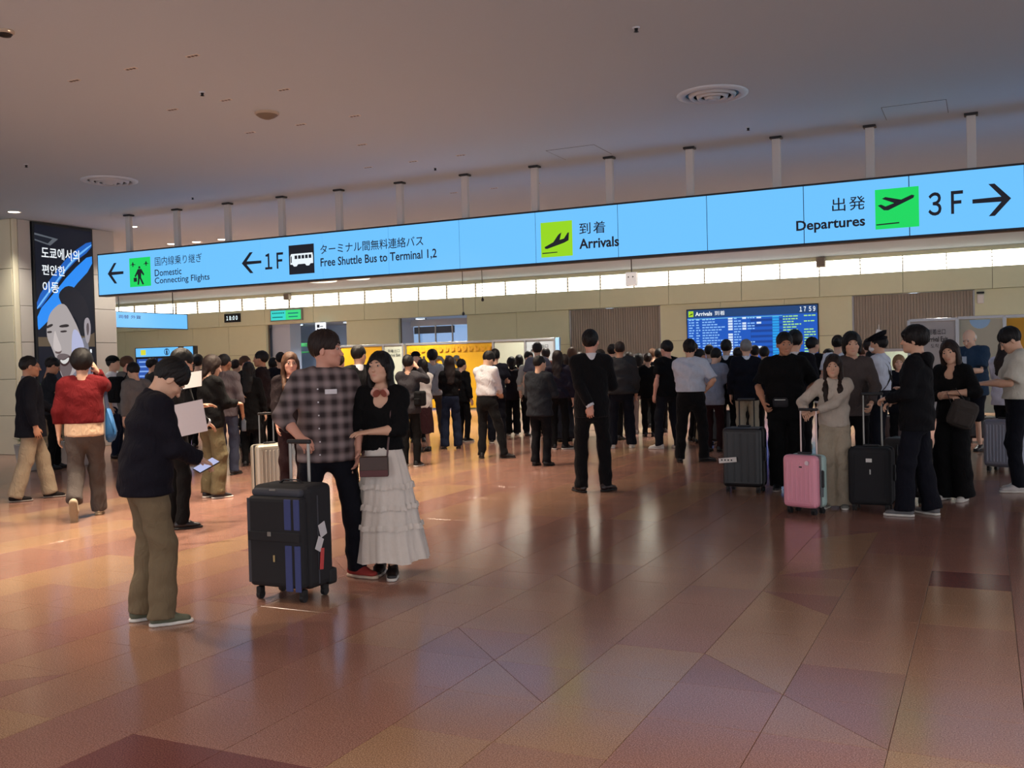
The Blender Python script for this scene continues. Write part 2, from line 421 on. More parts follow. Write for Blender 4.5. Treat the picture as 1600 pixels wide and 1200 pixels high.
# picture coordinates: u 0..1, v 0..1 (top of screen =1). 
dsp('ceiling_shape', [(0, .955), (.40, .935), (.26, .895), (0, .915)], srgb(90, 96, 104), d=.002)
dsp('ceiling_shape', [(0, .945), (.30, .932), (.22, .905), (0, .922)], srgb(18, 24, 36), d=.003)
dsp('light_trail', smoothpoly([(0, .60), (.25, .72), (.6, .86), (1, .955), (1, .90), (.6, .80), (.3, .66), (0, .53)], 1), srgb(24, 96, 190), d=.003)
dsp('light_trail', smoothpoly([(0, .53), (.3, .64), (.6, .76), (1, .88), (1, .80), (.62, .67), (.35, .545), (.03, .44), (0, .44)], 1), srgb(38, 140, 245), d=.0045)
dsp('light_trail', smoothpoly([(0, .56), (.3, .69), (.65, .84), (1, .93), (1, .92), (.65, .825), (.3, .675), (0, .545)], 1), srgb(110, 185, 250), d=.006)
dsp('background_shape', [(0, .40), (.25, .40), (.95, .42), (1, .43), (1, .35), (0, .35)], srgb(92, 78, 62), d=.0025)
dsp('hair_shape', smoothpoly([(.35, .64), (.58, .70), (.86, .62), (.93, .50), (.90, .42), (.72, .40), (.70, .50), (.5, .54), (.42, .58)], 2), srgb(22, 24, 34), d=.007)
dsp('neck_shape', smoothpoly([(.52, .20), (.72, .40), (.88, .40), (.88, .25), (.98, .17), (.55, .15)], 2), srgb(118, 118, 130), d=.0075)
dsp('face_shape', smoothpoly([(.15, .47), (.22, .54), (.45, .60), (.60, .52), (.74, .42), (.78, .32), (.66, .22), (.46, .165), (.38, .18), (.32, .25), (.22, .345), (.14, .40)], 2), srgb(168, 160, 160), d=.008)
dsp('cheek_shape', smoothpoly([(.60, .46), (.74, .42), (.82, .32), (.70, .22), (.58, .24), (.56, .34)], 2), srgb(176, 180, 212), d=.009)
dsp('ear_shape', smoothpoly([(.80, .50), (.90, .52), (.94, .45), (.88, .36), (.82, .38)], 2), srgb(158, 150, 156), d=.0095)
dsp('ear_shape', smoothpoly([(.84, .47), (.89, .49), (.90, .44), (.86, .40)], 2), srgb(88, 76, 80), d=.0105)
dsp('eyebrow', smoothpoly([(.12, .455), (.24, .475), (.26, .462), (.13, .443)], 1), srgb(42, 36, 38), d=.010)
dsp('eyebrow', smoothpoly([(.36, .465), (.52, .475), (.54, .458), (.37, .452)], 1), srgb(42, 36, 38), d=.010)
dsp('closed_eye', smoothpoly([(.14, .43), (.22, .435), (.24, .425), (.16, .42)], 1), srgb(50, 42, 44), d=.010)
dsp('closed_eye', smoothpoly([(.37, .435), (.48, .44), (.50, .43), (.39, .425)], 1), srgb(50, 42, 44), d=.010)
dsp('nose_shape', smoothpoly([(.28, .45), (.32, .40), (.40, .335), (.34, .315), (.26, .33), (.24, .35)], 2), srgb(196, 186, 184), d=.0095)
dsp('nose_shape', smoothpoly([(.27, .325), (.34, .32), (.40, .33), (.36, .308), (.28, .312)], 1), srgb(96, 80, 80), d=.0105)
dsp('beard_shape', smoothpoly([(.28, .30), (.40, .315), (.56, .30), (.58, .24), (.50, .175), (.42, .165), (.36, .21)], 2), srgb(104, 92, 94), d=.0098)
dsp('mouth_shape', smoothpoly([(.33, .285), (.42, .275), (.54, .305), (.53, .262), (.44, .238), (.36, .25)], 2), srgb(58, 38, 40), d=.0108)
dsp('teeth', smoothpoly([(.35, .28), (.42, .272), (.52, .295), (.50, .268), (.43, .252), (.37, .262)], 1), srgb(212, 210, 208), d=.0118)
dsp('jacket_shape', smoothpoly([(0, .15), (.25, .17), (.40, .15), (.52, .17), (.90, .18), (1, .17), (1, 0), (0, 0)], 1), srgb(74, 88, 62), d=.0085)
dsp('jacket_shape', [(0, 0), (0, .15), (.14, .16), (.24, .10), (.2, 0)], srgb(62, 98, 48), d=.0095)
dsp('shirt_shape', [(.42, .14), (.5, .155), (.54, .10), (.5, 0), (.44, 0)], srgb(40, 60, 44), d=.0105)
white_s = screen('screen_lettering_white', (0.9, 0.95, 1.0), 1.0)
text('lettering', '도쿄에서의', RD.sub(.10, .822, .76, .885), white_s, ds, 0.012, d=.012)
text('lettering', '편안한', RD.sub(.10, .735, .50, .79), white_s, ds, 0.012, d=.012)
text('lettering', '이동', RD.sub(.10, .64, .38, .70), white_s, ds, 0.012, d=.012)
poly('lettering', RD.sub(.90, .315, .93, .335), bar(0, 0, 1, 1), white_s, ds, .013, .002)

# ------------------------------------------------------------------ the long hanging guidance sign
SB, ST = 3.03, 3.79; sx0 = -15.38; sp = 1.3198
sg = root('hanging_sign', 'long blue lit guidance sign hung across the hall reading Arrivals and Departures', 'sign', (0, 0, 0))
SKY = srgb(104, 186, 248)
m_sky = screen('sign_sky_blue', SKY, 1.12)
m_ink = mat('sign_ink_navy', srgb(10, 22, 48), rough=0.5, noise=0)
boxr('housing', (sx0 - .03, YS - .10, SB - .03), (sx0 + sp * 13 + .03, YS + .10, ST + .03), m_dark, sg, 0.004)
for k in range(13):
    a = sx0 + k * sp
    boxr('display_panel', (a + .006, YS - .115, SB), (a + sp - .006, YS - .10, ST), m_sky, sg)
    boxr('display_panel', (a + .006, YS + .10, SB), (a + sp - .006, YS + .115, ST), m_sky, sg)
m_post = mat('post_paint_grey', srgb(190, 188, 186), rough=0.5, noise=0.03)
for k in range(16):
    xx = -14.65 + 1.2103 * k
    boxr('post', (xx - .055, YS - .04, ST + .02), (xx + .055, YS + .04, CEIL - .03), m_post, sg, 0.008)
    boxr('post_cap', (xx - .08, YS - .065, CEIL - .03), (xx + .08, YS + .065, CEIL), m_dark, sg, 0.005)
YF = YS - .116
def R_(x0, x1, yt, yb): return rectY(x0, x1, yt, yb, YF)
green = screen('sign_green', srgb(20, 215, 95), 1.0); lime = screen('sign_lime', srgb(150, 215, 25), 1.0)
def arrowL(R):
    t = .13
    return [[(0, .5), (.42, 1), (.58, 1), (.25, .5 + t * .6), (1, .5 + t * .5), (1, .5 - t * .5), (.25, .5 - t * .6), (.58, 0), (.42, 0)]]
def arrowR(R): return [[(1 - a, b_) for a, b_ in arrowL(R)[0]][::-1]]
polys('arrow', R_(168, 193, 412, 444), arrowL(0), m_ink, sg)
r = R_(202, 235.5, 404, 449); poly('pictogram_field', r, bar(0, 0, 1, 1), green, sg)
plane = [(0.02, .45), (.35, .55), (.45, 1), (.55, 1), (.65, .55), (.98, .45), (.98, .35), (.6, .38), (.55, .1), (.7, 0), (.3, 0), (.45, .1), (.4, .38), (.02, .35)]
for (a, b_) in ((.05, .30), (.68, .93)):
    polys('pictogram', r.sub(a, .70, b_, .86), [plane], m_ink, sg, .008)
polys('pictogram', r.sub(.24, .06, .70, .70), [[(.45, 1), (.6, 1), (.62, .88), (.42, .88)], [(.35, .85), (.72, .85), (1, .55), (.92, .48), (.7, .65), (.66, .4), (.95, .02), (.8, 0), (.52, .35), (.42, 0), (.28, .02), (.36, .4), (.3, .6), (.1, .42), (.0, .48)], bar(-.1, .18, .22, .40)], m_ink, sg, .008)
text('lettering', '国内線乗り継ぎ', R_(242, 316, 402, 416), m_ink, sg, 0.0)
text('lettering', 'Domestic', R_(242, 284, 421.5, 432), m_ink, sg, 0.008)
text('lettering', 'Connecting Flights', R_(242, 328, 434, 446.5), m_ink, sg, 0.008)
polys('arrow', R_(377.5, 408.5, 395.5, 428), arrowL(0), m_ink, sg)
text('lettering', '１Ｆ', R_(414, 443, 396.5, 421.5), m_ink, sg, 0.018, space=.72)
r = R_(451, 491, 384, 429.5); poly('pictogram_field', r, bar(0, 0, 1, 1), m_ink, sg)
wb_ = screen('sign_pictogram_white', (0.85, 0.93, 1.0), 1.0)
poly('pictogram', r, [(.06, .34), (.06, .62), (.10, .70), (.94, .70), (.96, .6), (.96, .34), (.86, .34), (.80, .27), (.70, .27), (.64, .34), (.36, .34), (.30, .27), (.20, .27), (.14, .34)], wb_, sg, .008)
polys('pictogram', r, [bar(.24 + k * .14, .52, .34 + k * .14, .64) for k in range(5)] + [bar(.08, .40, .12, .62)], m_ink, sg, .011)
text('lettering', 'ターミナル間無料連絡バス', R_(500.5, 662, 382.5, 398), m_ink, sg, 0.006)
text('lettering', 'Free Shuttle Bus to Terminal 1,2', R_(501, 683, 403.5, 419), m_ink, sg, 0.015)
r = R_(844.6, 894.5, 348.6, 403); poly('pictogram_field', r, bar(0, 0, 1, 1), lime, sg)
def jet(flip):
    P = [(.12, .30), (.40, .42), (.56, .62), (.66, .68), (.60, .47), (.74, .50), (.86, .66), (.90, .66), (.88, .44), (.74, .38), (.20, .24), (.13, .25)]
    if flip: P = [(1 - a, b_) for a, b_ in P][::-1]
    return P
polys('pictogram', r, [jet(False), [(.04, .105), (.52, .115), (.52, .14), (.04, .135)]], m_ink, sg, .008)
text('lettering', '到着', R_(905, 946, 348.5, 367), m_ink, sg, 0.006, space=1.2)
text('lettering', 'Arrivals', R_(905, 967.5, 373.5, 389.5), m_ink, sg, 0.025)
text('lettering', '出発', R_(1300, 1352, 310, 331.5), m_ink, sg, 0.006, space=1.2)
text('lettering', 'Departures', R_(1244, 1352, 345.5, 366), m_ink, sg, 0.025)
r = R_(1367, 1436, 297, 359); poly('pictogram_field', r, bar(0, 0, 1, 1), green, sg)
polys('pictogram', r, [[(.06, .60), (.14, .62), (.24, .56), (.44, .63), (.16, .76), (.24, .80), (.60, .70), (.84, .80), (.90, .78), (.88, .72), (.30, .46), (.20, .47)], [(.02, .10), (.55, .115), (.55, .145), (.02, .13)]], m_ink, sg, .008)
text('lettering', '３Ｆ', R_(1450, 1505, 301.5, 338), m_ink, sg, 0.018, space=.8)
polys('arrow', R_(1519, 1580, 290, 340), arrowR(0), m_ink, sg)

# ------------------------------------------------------------------ arrivals board on the back wall
YB = YW + .11
ab = root('flight_board', 'wide blue arrivals board on the back wall showing 17 59', 'screen', (0, 0, 0))
bx0, bx1 = px(1073), px(1277); zt = 3.075; zb_ = 0.85
boxr('bezel', (bx0 - .03, YB - .03, zb_ - .03), (bx1 + .03, YB + .005, zt + .03), m_dark, ab, 0.005)
RB = Rect((bx0, YB - .032, zb_), (1, 0, 0), (0, -1, 0), bx1 - bx0, zt - zb_)
for a in (0, 1):
    for b_ in (0, 1):
        q = RB.sub(a * .5, b_ * .5, a * .5 + .499, b_ * .5 + .498)
        poly('display_panel', q, bar(0, 0, 1, 1), screen('board_blue', srgb(26, 88, 190), 1.0), ab, .001, .001)
poly('header_band', RB, bar(0, .885, 1, 1), screen('board_header', srgb(30, 66, 116), 1.0), ab)
poly('header_icon', RB, bar(.01, .90, .05, .985), screen('board_icon', srgb(170, 215, 40), 1.0), ab, .008)
polys('pictogram', RB.sub(.01, .90, .05, .985), [jet(False)], m_ink, ab, .011)
text('lettering', 'Arrivals', RB.sub(.065, .91, .20, .97), white_s, ab, 0.02)
text('lettering', '到着', RB.sub(.22, .91, .30, .975), white_s, ab, 0.0)
text('lettering', '１７ ５９', RB.sub(.87, .91, .985, .98), white_s, ab, 0.02)
polys('table_rule', RB, [bar(0, .862, .74, .87)], screen('board_rule', srgb(120, 205, 225), 1.0), ab, .006)
lb = []; lw = []; lg = []; dk = []; cy_ = []
for k in range(22):
    v = .845 - k * .0385
    if k % 2: dk.append(bar(.5, v - .008, .74, v + .026))
    def words_(a, b_, L, hh=.017):
        u = a
        while u < b_ - .012:
            l_ = random.uniform(.012, .035); l_ = min(l_, b_ - u); L.append(bar(u, v, u + l_, v + hh)); u += l_ + .006
    words_(.012, .055, lb); words_(.07, .105, lb); words_(.12, .12 + random.uniform(.10, .19), lb)
    words_(.37, .37 + random.uniform(.03, .08), lb)
    if k not in (5,): lw.append(bar(.325, v - .004, .36, v + .024))
    if k in (0, 2, 3, 4, 9, 12, 13): lw.append(bar(.435, v - .004, .465, v + .024)); words_(.475, .53, lb)
    if k in (0, 2, 11, 12): lw.append(bar(.545, v - .004, .58, v + .024))
    cy_.append(bar(.665, v - .004, .715, v + .026))
    words_(.745, .745 + random.uniform(.07, .14), lg)
    if k not in (1, 3, 4): words_(.90, .985, lg)
    elif k == 2: words_(.90, .96, lg)
polys('row_stripe', RB, dk, screen('board_row_dark', srgb(20, 66, 150), 1.0), ab, .003, .001)
RT = polys('row_text', RB, lb, screen('board_text', srgb(140, 190, 245), 1.0), ab, .006)
for lw_ in lw: poly('airline_logo', RB, lw_, screen('board_logo', srgb(215, 232, 250), 1.0), ab, .006, .003)
stuff(RT); RT = polys('row_text', RB, lg, screen('board_green', srgb(165, 225, 130), 1.0), ab, .006)
stuff(RT); stuff(polys('row_text', RB, cy_, screen('board_cyan', srgb(40, 160, 230), 1.0), ab, .005))

# ------------------------------------------------------------------ exit partitions
m_frost = mat('frosted_panel', srgb(168, 173, 156), rough=0.4, noise=0.02)
m_frostw = mat('frosted_panel_grey', srgb(152, 158, 162), rough=0.35, noise=0.02)
m_bann = mat('banner_yellow', srgb(192, 146, 10), rough=0.5, noise=0.10, nscale=3)
m_bl = mat('edge_pale_blue', srgb(140, 185, 225), rough=0.4, noise=0)
def panel(parent, Y, x0, x1, z0, z1, m, name='panel', th=.03):
    return boxr(name, (x0, Y - th / 2, z0), (x1, Y + th / 2, z1), m, parent, 0.004)
YP = 28.6; PZ = 2.22
def pp(x): return px(x, YP)
def ppartition(label, xs, fills, Y, zt, x_of, group=None):
    r = root('partition_screen', label, 'partition', (0, 0, 0))
    for k, x in enumerate(xs):
        X = x_of(x); boxr('frame_post', (X - .035, Y - .05, 0), (X + .035, Y + .05, zt + .02), m_frame, r, 0.006)
    boxr('top_rail', (x_of(xs[0]), Y - .04, zt - .02), (x_of(xs[-1]), Y + .04, zt + .05), m_frame, r, 0.006)
    for k, mm in enumerate(fills):
        a, b_ = x_of(xs[k]) + .04, x_of(xs[k + 1]) - .04
        panel(r, Y, a, b_, 0.06, zt - .03, mm)
    return r
pa = ppartition('yellow panelled screen with the left arrival exit notice behind the plaid shirt', [525, 598, 629], [m_bann, m_frost], YP, PZ, pp)
RA = Rect((pp(603), YP - .02, 0), (1, 0, 0), (0, -1, 0), pp(626) - pp(603), PZ)
m_txt = mat('notice_lettering', srgb(24, 28, 34), rough=0.6, noise=0)
text('lettering', '到着出口', RA.sub(.1, .885, .9, .935), m_txt, pa, 0.006)
text('lettering', 'Arrival Exit', RA.sub(.05, .825, .95, .868), m_txt, pa, 0.02)
pb = ppartition('yellow SHOPS banner screen across the middle of the arrivals hall', [629.5, 768], [m_bann], YP + .15, PZ, pp)
RBn = Rect((pp(632), YP + .12, 0), (1, 0, 0), (0, -1, 0), pp(765) - pp(632), PZ)
text('lettering', 'SHOPS', RBn.sub(.10, .57, .63, .82), m_txt, pb, 0.035, d=.02)
text('lettering', 'A', RBn.sub(.67, .53, .71, .61), m_txt, pb, 0.035, d=.02)
m_oran = mat('banner_orange_figure', srgb(186, 134, 12), rough=0.6, noise=0.05)
for k in range(14):
    u = .03 + k * .07; h_ = .05 + .03 * ((k * 7) % 3)
    poly('banner_figure', RBn, smoothpoly([(u, .88), (u + .012, .95 + h_ * .3), (u + .03, .90), (u + .045, .96), (u + .05, .885), (u + .025, .875)], 1), m_oran, pb, .018)
pc = ppartition('frosted glass screen with arrival exit notice and pale blue edge left of the shutter', [770, 820, 866], [m_frost, m_frostw], YP, PZ, pp)
boxr('edge_strip', (pp(868), YP - .06, 0), (pp(874), YP + .06, PZ + .05), m_bl, pc, .004)
RC = Rect((pp(826), YP - .02, 0), (1, 0, 0), (0, -1, 0), pp(860) - pp(826), PZ)
text('lettering', '到着出口', RC.sub(.12, .885, .88, .935), m_txt, pc, 0.006)
text('lettering', 'Arrival Exit', RC.sub(.05, .825, .95, .868), m_txt, pc, 0.02)
YQ = 25.4
def pq(x): return px(x, YQ)
pdn = ppartition('grey glass screen with arrival exit notice left of the teal tshirt', [1420, 1495], [m_frostw], YQ, 2.26, pq)
RQ = Rect((pq(1450), YQ - .02, 0), (1, 0, 0), (0, -1, 0), pq(1486) - pq(1450), 2.26)
text('lettering', '到着出口', RQ.sub(.0, .85, .75, .91), m_txt, pdn, 0.006)
text('lettering', 'Arrival Exit', RQ.sub(-.1, .775, .85, .83), m_txt, pdn, 0.02)
text('lettering', '도착 출구', RQ.sub(.1, .71, .9, .755), m_txt, pdn, 0.004)
pe = ppartition('clear glass screen with pale blue logo disc behind the teal tshirt', [1496, 1569], [m_frost], YQ + .12, 2.28, pq)
poly('disc_mark', Rect((pq(1531) - .22, YQ + .10, 2.03), (1, 0, 0), (0, -1, 0), .44, .21), [(.5 + .5 * math.cos(t_ * math.pi / 12), 1 - math.sin(t_ * math.pi / 12)) for t_ in range(13)], m_bl, pe, .004)
pf = ppartition('yellow banner screen at the right edge of the hall', [1570, 1680], [m_bann], YQ + .22, 2.28, pq)
# green door frame in the left corridor
gd = root('door_frame', 'green framed glass doorway inside the left corridor', 'door', (0, 0, 0))
YG = YW + 1.6; gx0, gx1 = px(448, YG), px(510, YG); m_green = mat('frame_green', srgb(40, 130, 60), rough=0.5, noise=0.03)
boxr('jamb', (gx0, YG - .06, 0), (gx0 + .16, YG + .06, 2.55), m_green, gd); boxr('jamb', (gx1 - .16, YG - .06, 0), (gx1, YG + .06, 2.55), m_green, gd)
boxr('header', (gx0, YG - .06, 2.40), (gx1, YG + .06, 2.55), m_green, gd); boxr('transom', (gx0 + .16, YG - .04, 2.14), (gx1 - .16, YG + .04, 2.2), m_green, gd)
boxr('glass_pane', (gx0 + .16, YG - .01, 0.05), (gx1 - .16, YG + .01, 2.40), m_glass, gd)

# ------------------------------------------------------------------ small wall and ceiling fittings
sgn = root('hanging_sign', 'plain blue lit hanging sign with red and navy end mark beside the pillar', 'sign', (0, 0, 0))
XS = -21.8; a = atx(166, 488, XS); b_ = atx(292, 492, XS); c_ = atx(292, 514, XS)
Rr = Rect((XS, a[1] - 1.0, c_[2]), (0, 1, 0), (1, 0, 0), b_[1] - a[1] + 1.0, b_[2] - c_[2])
boxr('housing', (XS - .12, a[1] - 1.03, c_[2] - .02), (XS, b_[1] + .03, b_[2] + .02), m_dark, sgn)
poly('display_panel', Rr, bar(0, 0, 1, 1), m_sky, sgn)
poly('end_mark', Rr, bar(.245, .05, .275, .95), screen('mark_red', srgb(190, 60, 80), 1), sgn, .008)
poly('end_mark', Rr, bar(.28, .05, .32, .95), screen('mark_navy', srgb(50, 60, 130), 1), sgn, .008)
text('lettering', '両替 外貨', Rr.sub(.35, .58, .55, .82), m_ink, sgn, 0.01, d=.01)
for yy in (a[1] + .5, b_[1] - .5): cyl('hanger_rod', (XS - .06, yy, b_[2]), (XS - .06, yy, CEIL), .015, m_dark, sgn, n=8)
dc = root('digital_clock', 'small black digital clock on the cream fascia reading 18:00', 'clock', (0, 0, 0))
r = rectY(351, 374, 492, 503, YW - .05)
boxr('case', (r.o.x - .03, YW - .05, r.o.z - .03), (r.o.x + r.w + .03, YW, r.o.z + r.h + .03), m_dark, dc, .005)
text('digits', '１８:００', r.sub(.12, .2, .88, .8), screen('clock_digits', (.8, .95, 1), 1.4), dc, .02)
gs = root('wall_sign', 'green and cyan lit information sign on the fascia above the corridor', 'sign', (0, 0, 0))
r = rectY(423, 470, 486, 501, YW - .10)
boxr('case', (r.o.x - .04, YW - .10, r.o.z - .04), (r.o.x + r.w + .04, YW, r.o.z + r.h + .04), m_frame, gs, .005)
poly('lit_face', r, bar(0, 0, .5, 1), screen('sign_cyan', srgb(60, 215, 205), 1), gs); poly('lit_face', r, bar(.5, 0, 1, 1), screen('sign_emerald', srgb(60, 220, 130), 1), gs)
polys('lettering', r, [bar(.05 + k * .07, .66, .10 + k * .07, .8) for k in range(6)] + [bar(.05, .25, .4, .36), bar(.58, .6, .92, .72), bar(.6, .25, .9, .36)], screen('sign_teal', srgb(10, 120, 120), 1), gs, .008)
ps = root('pictogram_sign', 'small white lit pictogram sign hanging at the corridor mouth', 'sign', (0, 0, 0))
r = rectY(493, 507, 505, 521, YW - .3)
boxr('case', (r.o.x - .02, YW - .3, r.o.z - .02), (r.o.x + r.w + .02, YW - .22, r.o.z + r.h + .02), screen('lit_white', (.9, .95, 1), 1.2), ps, .01)
polys('pictogram', r, [bar(.15, .55, .45, .85), bar(.5, .62, .85, .7), bar(.15, .15, .3, .45), bar(.4, .2, .85, .3)], m_ink, ps, .004)
boxr('bracket', (r.o.x + r.w / 2 - .02, YW - .28, r.o.z + r.h), (r.o.x + r.w / 2 + .02, YW + .0, r.o.z + r.h + .05), m_frame, ps)
# hanging light: lantern style white box, weakly glowing, in front of the louvers
YL = 24.0
hb = root('hanging_light_box', 'white square box with two dark dots hung on a cable below the sign', 'speaker', tuple(aty(987, 436, YL)))
sz = .29
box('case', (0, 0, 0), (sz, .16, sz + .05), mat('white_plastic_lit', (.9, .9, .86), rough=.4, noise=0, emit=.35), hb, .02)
for s in (-1, 1): cyl('sensor_dot', (s * .06, -.085, .05), (s * .06, -.075, .05), .018, m_dark, hb)
cyl('cable', (0, 0, sz / 2), (0, 0, CEIL - hb.location.z), .012, m_dark, hb, n=6)
bxs = root('wall_speaker', 'grey box loudspeaker on the louvers above the arrivals board', 'speaker', tuple(aty(1283, 410, YW - .05)))
box('case', (0, -.03, 0), (.26, .2, .30), mat('speaker_grey', srgb(150, 142, 128), noise=.02), bxs, .01)
box('grille', (0, -.135, 0), (.2, .01, .24), mat('grille_grey', srgb(120, 112, 100), noise=.05, nscale=200), bxs)
bx2 = root('wall_speaker', 'grey box loudspeaker on the louvers left of the bright drum lights', 'speaker', tuple(aty(450, 464, YW - .05)))
box('case', (0, -.03, 0), (.26, .2, .24), mat('speaker_grey', srgb(150, 142, 128), noise=.02), bx2, .01)
box('grille', (0, -.135, 0), (.2, .01, .2), mat('grille_grey', srgb(120, 112, 100), noise=.05, nscale=200), bx2)
wsn = root('wall_sensor', 'small white sensor box on the wall at the upper right', 'sensor', tuple(aty(1532, 467, YW + .08)))
box('case', (0, 0, 0), (.18, .12, .28), mat('sensor_white', srgb(225, 225, 220), noise=0), wsn, .03)
box('cap', (0, -.01, .18), (.2, .12, .05), m_dark, wsn)
for (x, yb, lab) in ((724, 490, 'hanging microphone cable left of the SHOPS banner end'), (754, 468, 'hanging microphone cable above the SHOPS banner')):
    Y = 22.0; b1 = aty(x, yb, Y)
    c = root('ceiling_microphone', lab, 'microphone', tuple(b1))
    cyl('cable', (0, 0, .03), (0, 0, CEIL - b1[2]), .008, m_dark, c, n=6)
    lathe('capsule', [(0, -.05), (.03, -.04), (.035, 0), (.02, .04), (0, .05)], m_dark, c, 10)
# drum lights near the back wall and the ellipse recess
def at_c(x, y, z=CEIL): return atz(x, y, z)
for (x, y, R0, lab) in ((501, 451, .50, 'left drum light'), (556, 450, .43, 'right drum light')):
    Y = 24.0; c = aty(x, y, Y)
    lg_ = root('drum_light', 'large bright white ' + lab + ' hanging below the sign', 'light', (c[0], Y, CEIL))
    lathe('shade', [(R0 - .02, 0), (R0, -.02), (R0, -.42), (R0 - .03, -.45), (0, -.45)], screen('drum_glow', (1.0, .93, .74), 1.9), lg_, 32)
    lathe('rim', [(R0 + .01, 0), (R0 + .02, 0), (R0 + .02, -.04), (R0 + .01, -.04)], m_frame, lg_, 32)
c = aty(392, 452, 26.0)
el = root('recessed_light', 'wide flat white recessed ceiling light left of the drum lights', 'light', (c[0], 26.0, CEIL))
lathe('trim_ring', [(1.05, 0), (1.12, 0), (1.12, -.03), (1.05, -.02)], m_frame, el, 32)
lathe('diffuser', [(0, -.012), (1.05, -.012), (1.05, 0)], screen('recess_glow', (1.0, .93, .76), 4.5), el, 32)
# round ceiling air diffusers
m_dif = mat('diffuser_paint', srgb(196, 206, 216), rough=.5, noise=.02)
for (x, y, R0, lab) in ((1113, 147, .40, 'round ringed air diffuser in the ceiling above the sign at right'), (171, 282, .42, 'round ringed air diffuser in the ceiling above the pillar')):
    c = at_c(x, y)
    d_ = root('air_diffuser', lab, 'vent', (c[0], c[1], CEIL))
    lathe('outer_ring', [(R0, 0), (R0, -.012), (R0 - .07, -.03), (R0 - .10, -.012), (R0 - .10, .0)], m_dif, d_, 40)
    lathe('dark_throat', [(R0 - .10, -.003), (0, -.003)], m_dark, d_, 40)
    for k in range(3):
        q = R0 - .13 - k * .085
        lathe('ring', [(q, -.01), (q - .02, -.045 - .012 * k), (q - .06, -.03 - .012 * k), (q - .06, -.022 - .012 * k), (q - .02, -.036 - .012 * k), (q, -.004)], m_dif, d_, 40)
    lathe('centre_cone', [(.055, -.02), (.05, -.062), (0, -.066)], m_dif, d_, 24)
c = at_c(417, 176)
sd = root('smoke_detector', 'beige dome smoke detector in the middle of the downlight rows', 'detector', (c[0], c[1], CEIL))
lathe('base', [(.14, 0), (.14, -.02), (.12, -.03)], mat('detector_beige', srgb(176, 160, 140), noise=.02), sd, 24)
lathe('dome', [(.125, -.03), (.09, -.055), (.04, -.075), (0, -.08)], mat('detector_shell', srgb(120, 108, 92), noise=.02), sd, 24)
c = at_c(8, 48)
sd = root('smoke_detector', 'round detector at the upper left corner of the ceiling', 'detector', (c[0], c[1], CEIL))
lathe('base', [(.075, 0), (.075, -.02), (.06, -.03)], mat('detector_beige', srgb(176, 160, 140), noise=.02), sd, 20)
lathe('dome', [(.06, -.03), (.045, -.05), (.02, -.055), (0, -.056)], m_dark, sd, 20)
sps = [(316, 144), (994, 43), (1169, 199), (41, 257), (680, 262), (301, 308)]
for k, (x, y) in enumerate(sps):
    c = at_c(x, y)
    s_ = root('sprinkler', ['small dark sprinkler head among the downlight rows', 'small dark sprinkler head at the top centre right of the ceiling', 'small dark sprinkler head right of the right air diffuser', 'small dark sprinkler head left of the left air diffuser', 'small dark sprinkler head just before the hanging posts', 'small dark sprinkler head right of the left air diffuser'][k], 'sprinkler', (c[0], c[1], CEIL))
    lathe('flange', [(.035, 0), (.035, -.006), (.02, -.01)], m_dif, s_, 12); lathe('head', [(.018, -.008), (.014, -.035), (.024, -.04), (0, -.045)], m_dark, s_, 12)
m_trim = mat('downlight_trim', srgb(222, 216, 206), rough=.35, noise=0)
def slot(x, y, row, kcol):
    d_ = root('downlight', 'three cell ceiling downlight, %s of its row, %s row' % (('left', 'middle', 'right')[kcol], row), 'light', (x, y, CEIL), group='three cell downlights')
    boxr('trim', (-.075, -.026, -.005), (.075, .026, 0), m_trim, d_, .004)
    for k in range(3): boxr('cell', (-.062 + k * .044, -.014, -.007), (-.062 + k * .044 + .032, .014, -.0045), m_dark, d_)
rows = [(4.56, 'nearest hidden'), (5.88, 'hidden'), (7.22, 'nearest visible'), (8.57, 'second visible'), (9.89, 'third visible'), (11.21, 'fourth visible'), (12.53, 'fifth visible'), (15.18, 'first row past the sign')]
for ry, rn in rows:
    for kx, rx in enumerate((-8.34, -7.55, -6.75)):
        if ry > 6 and not (ry == 11.21 and kx != 1): slot(rx, ry, rn, kx)
for ry, _n in rows:
    spot((-7.55, ry, CEIL - .02), P_NEAR if ry < 14 else P_NEAR * .7, 1.75, .75, (1.0, .82, .62), .08)
def can(x, y, label, pw, size=1.9, col=(1.0, .95, .84)):
    d_ = root('downlight', label, 'light', (x, y, CEIL), group='round lit downlights')
    lathe('trim_ring', [(.10, 0), (.125, 0), (.125, -.012), (.10, -.008)], m_trim, d_, 20)
    lathe('lamp_face', [(0, -.004), (.10, -.004)], screen('lamp_warm', (1, .88, .66), 12), d_, 20)
    if pw: spot((x, y, CEIL - .03), pw, size, .8, col, .10)
for (x, y, t) in ((-16.0, 12.41, 'round lit downlight at the left edge in front of the pillar'), (-15.77, 14.97, 'round lit downlight above the left end of the sign'), (-17.21, 17.51, 'lit downlight, left one of the three behind the sign posts'), (-16.52, 17.59, 'lit downlight, middle one of the three behind the sign posts'), (-15.75, 17.59, 'lit downlight, right one of the three behind the sign posts')):
    can(x, y, t, P_CAN)
for k, xx in enumerate((-29, -25, -21, -17, -13, -9, -5, -1)):
    for yy in (20.5, 27.2):
        if yy == 20.5 and xx > -13:
            spot((xx, yy, CEIL - .03), P_FAR, 1.9, .8, (1.0, .95, .84), .12); continue  # added lamp without a fitting, lights the far floor and walls
        can(xx, yy, 'small warm round downlight in the far ceiling, %s from the left in the %s row' % (['first', 'second', 'third', 'fourth', 'fifth', 'sixth', 'seventh', 'eighth'][k], 'nearer' if yy < 21 else 'farther'), P_FAR * (1.5 if xx < -15 else 1))
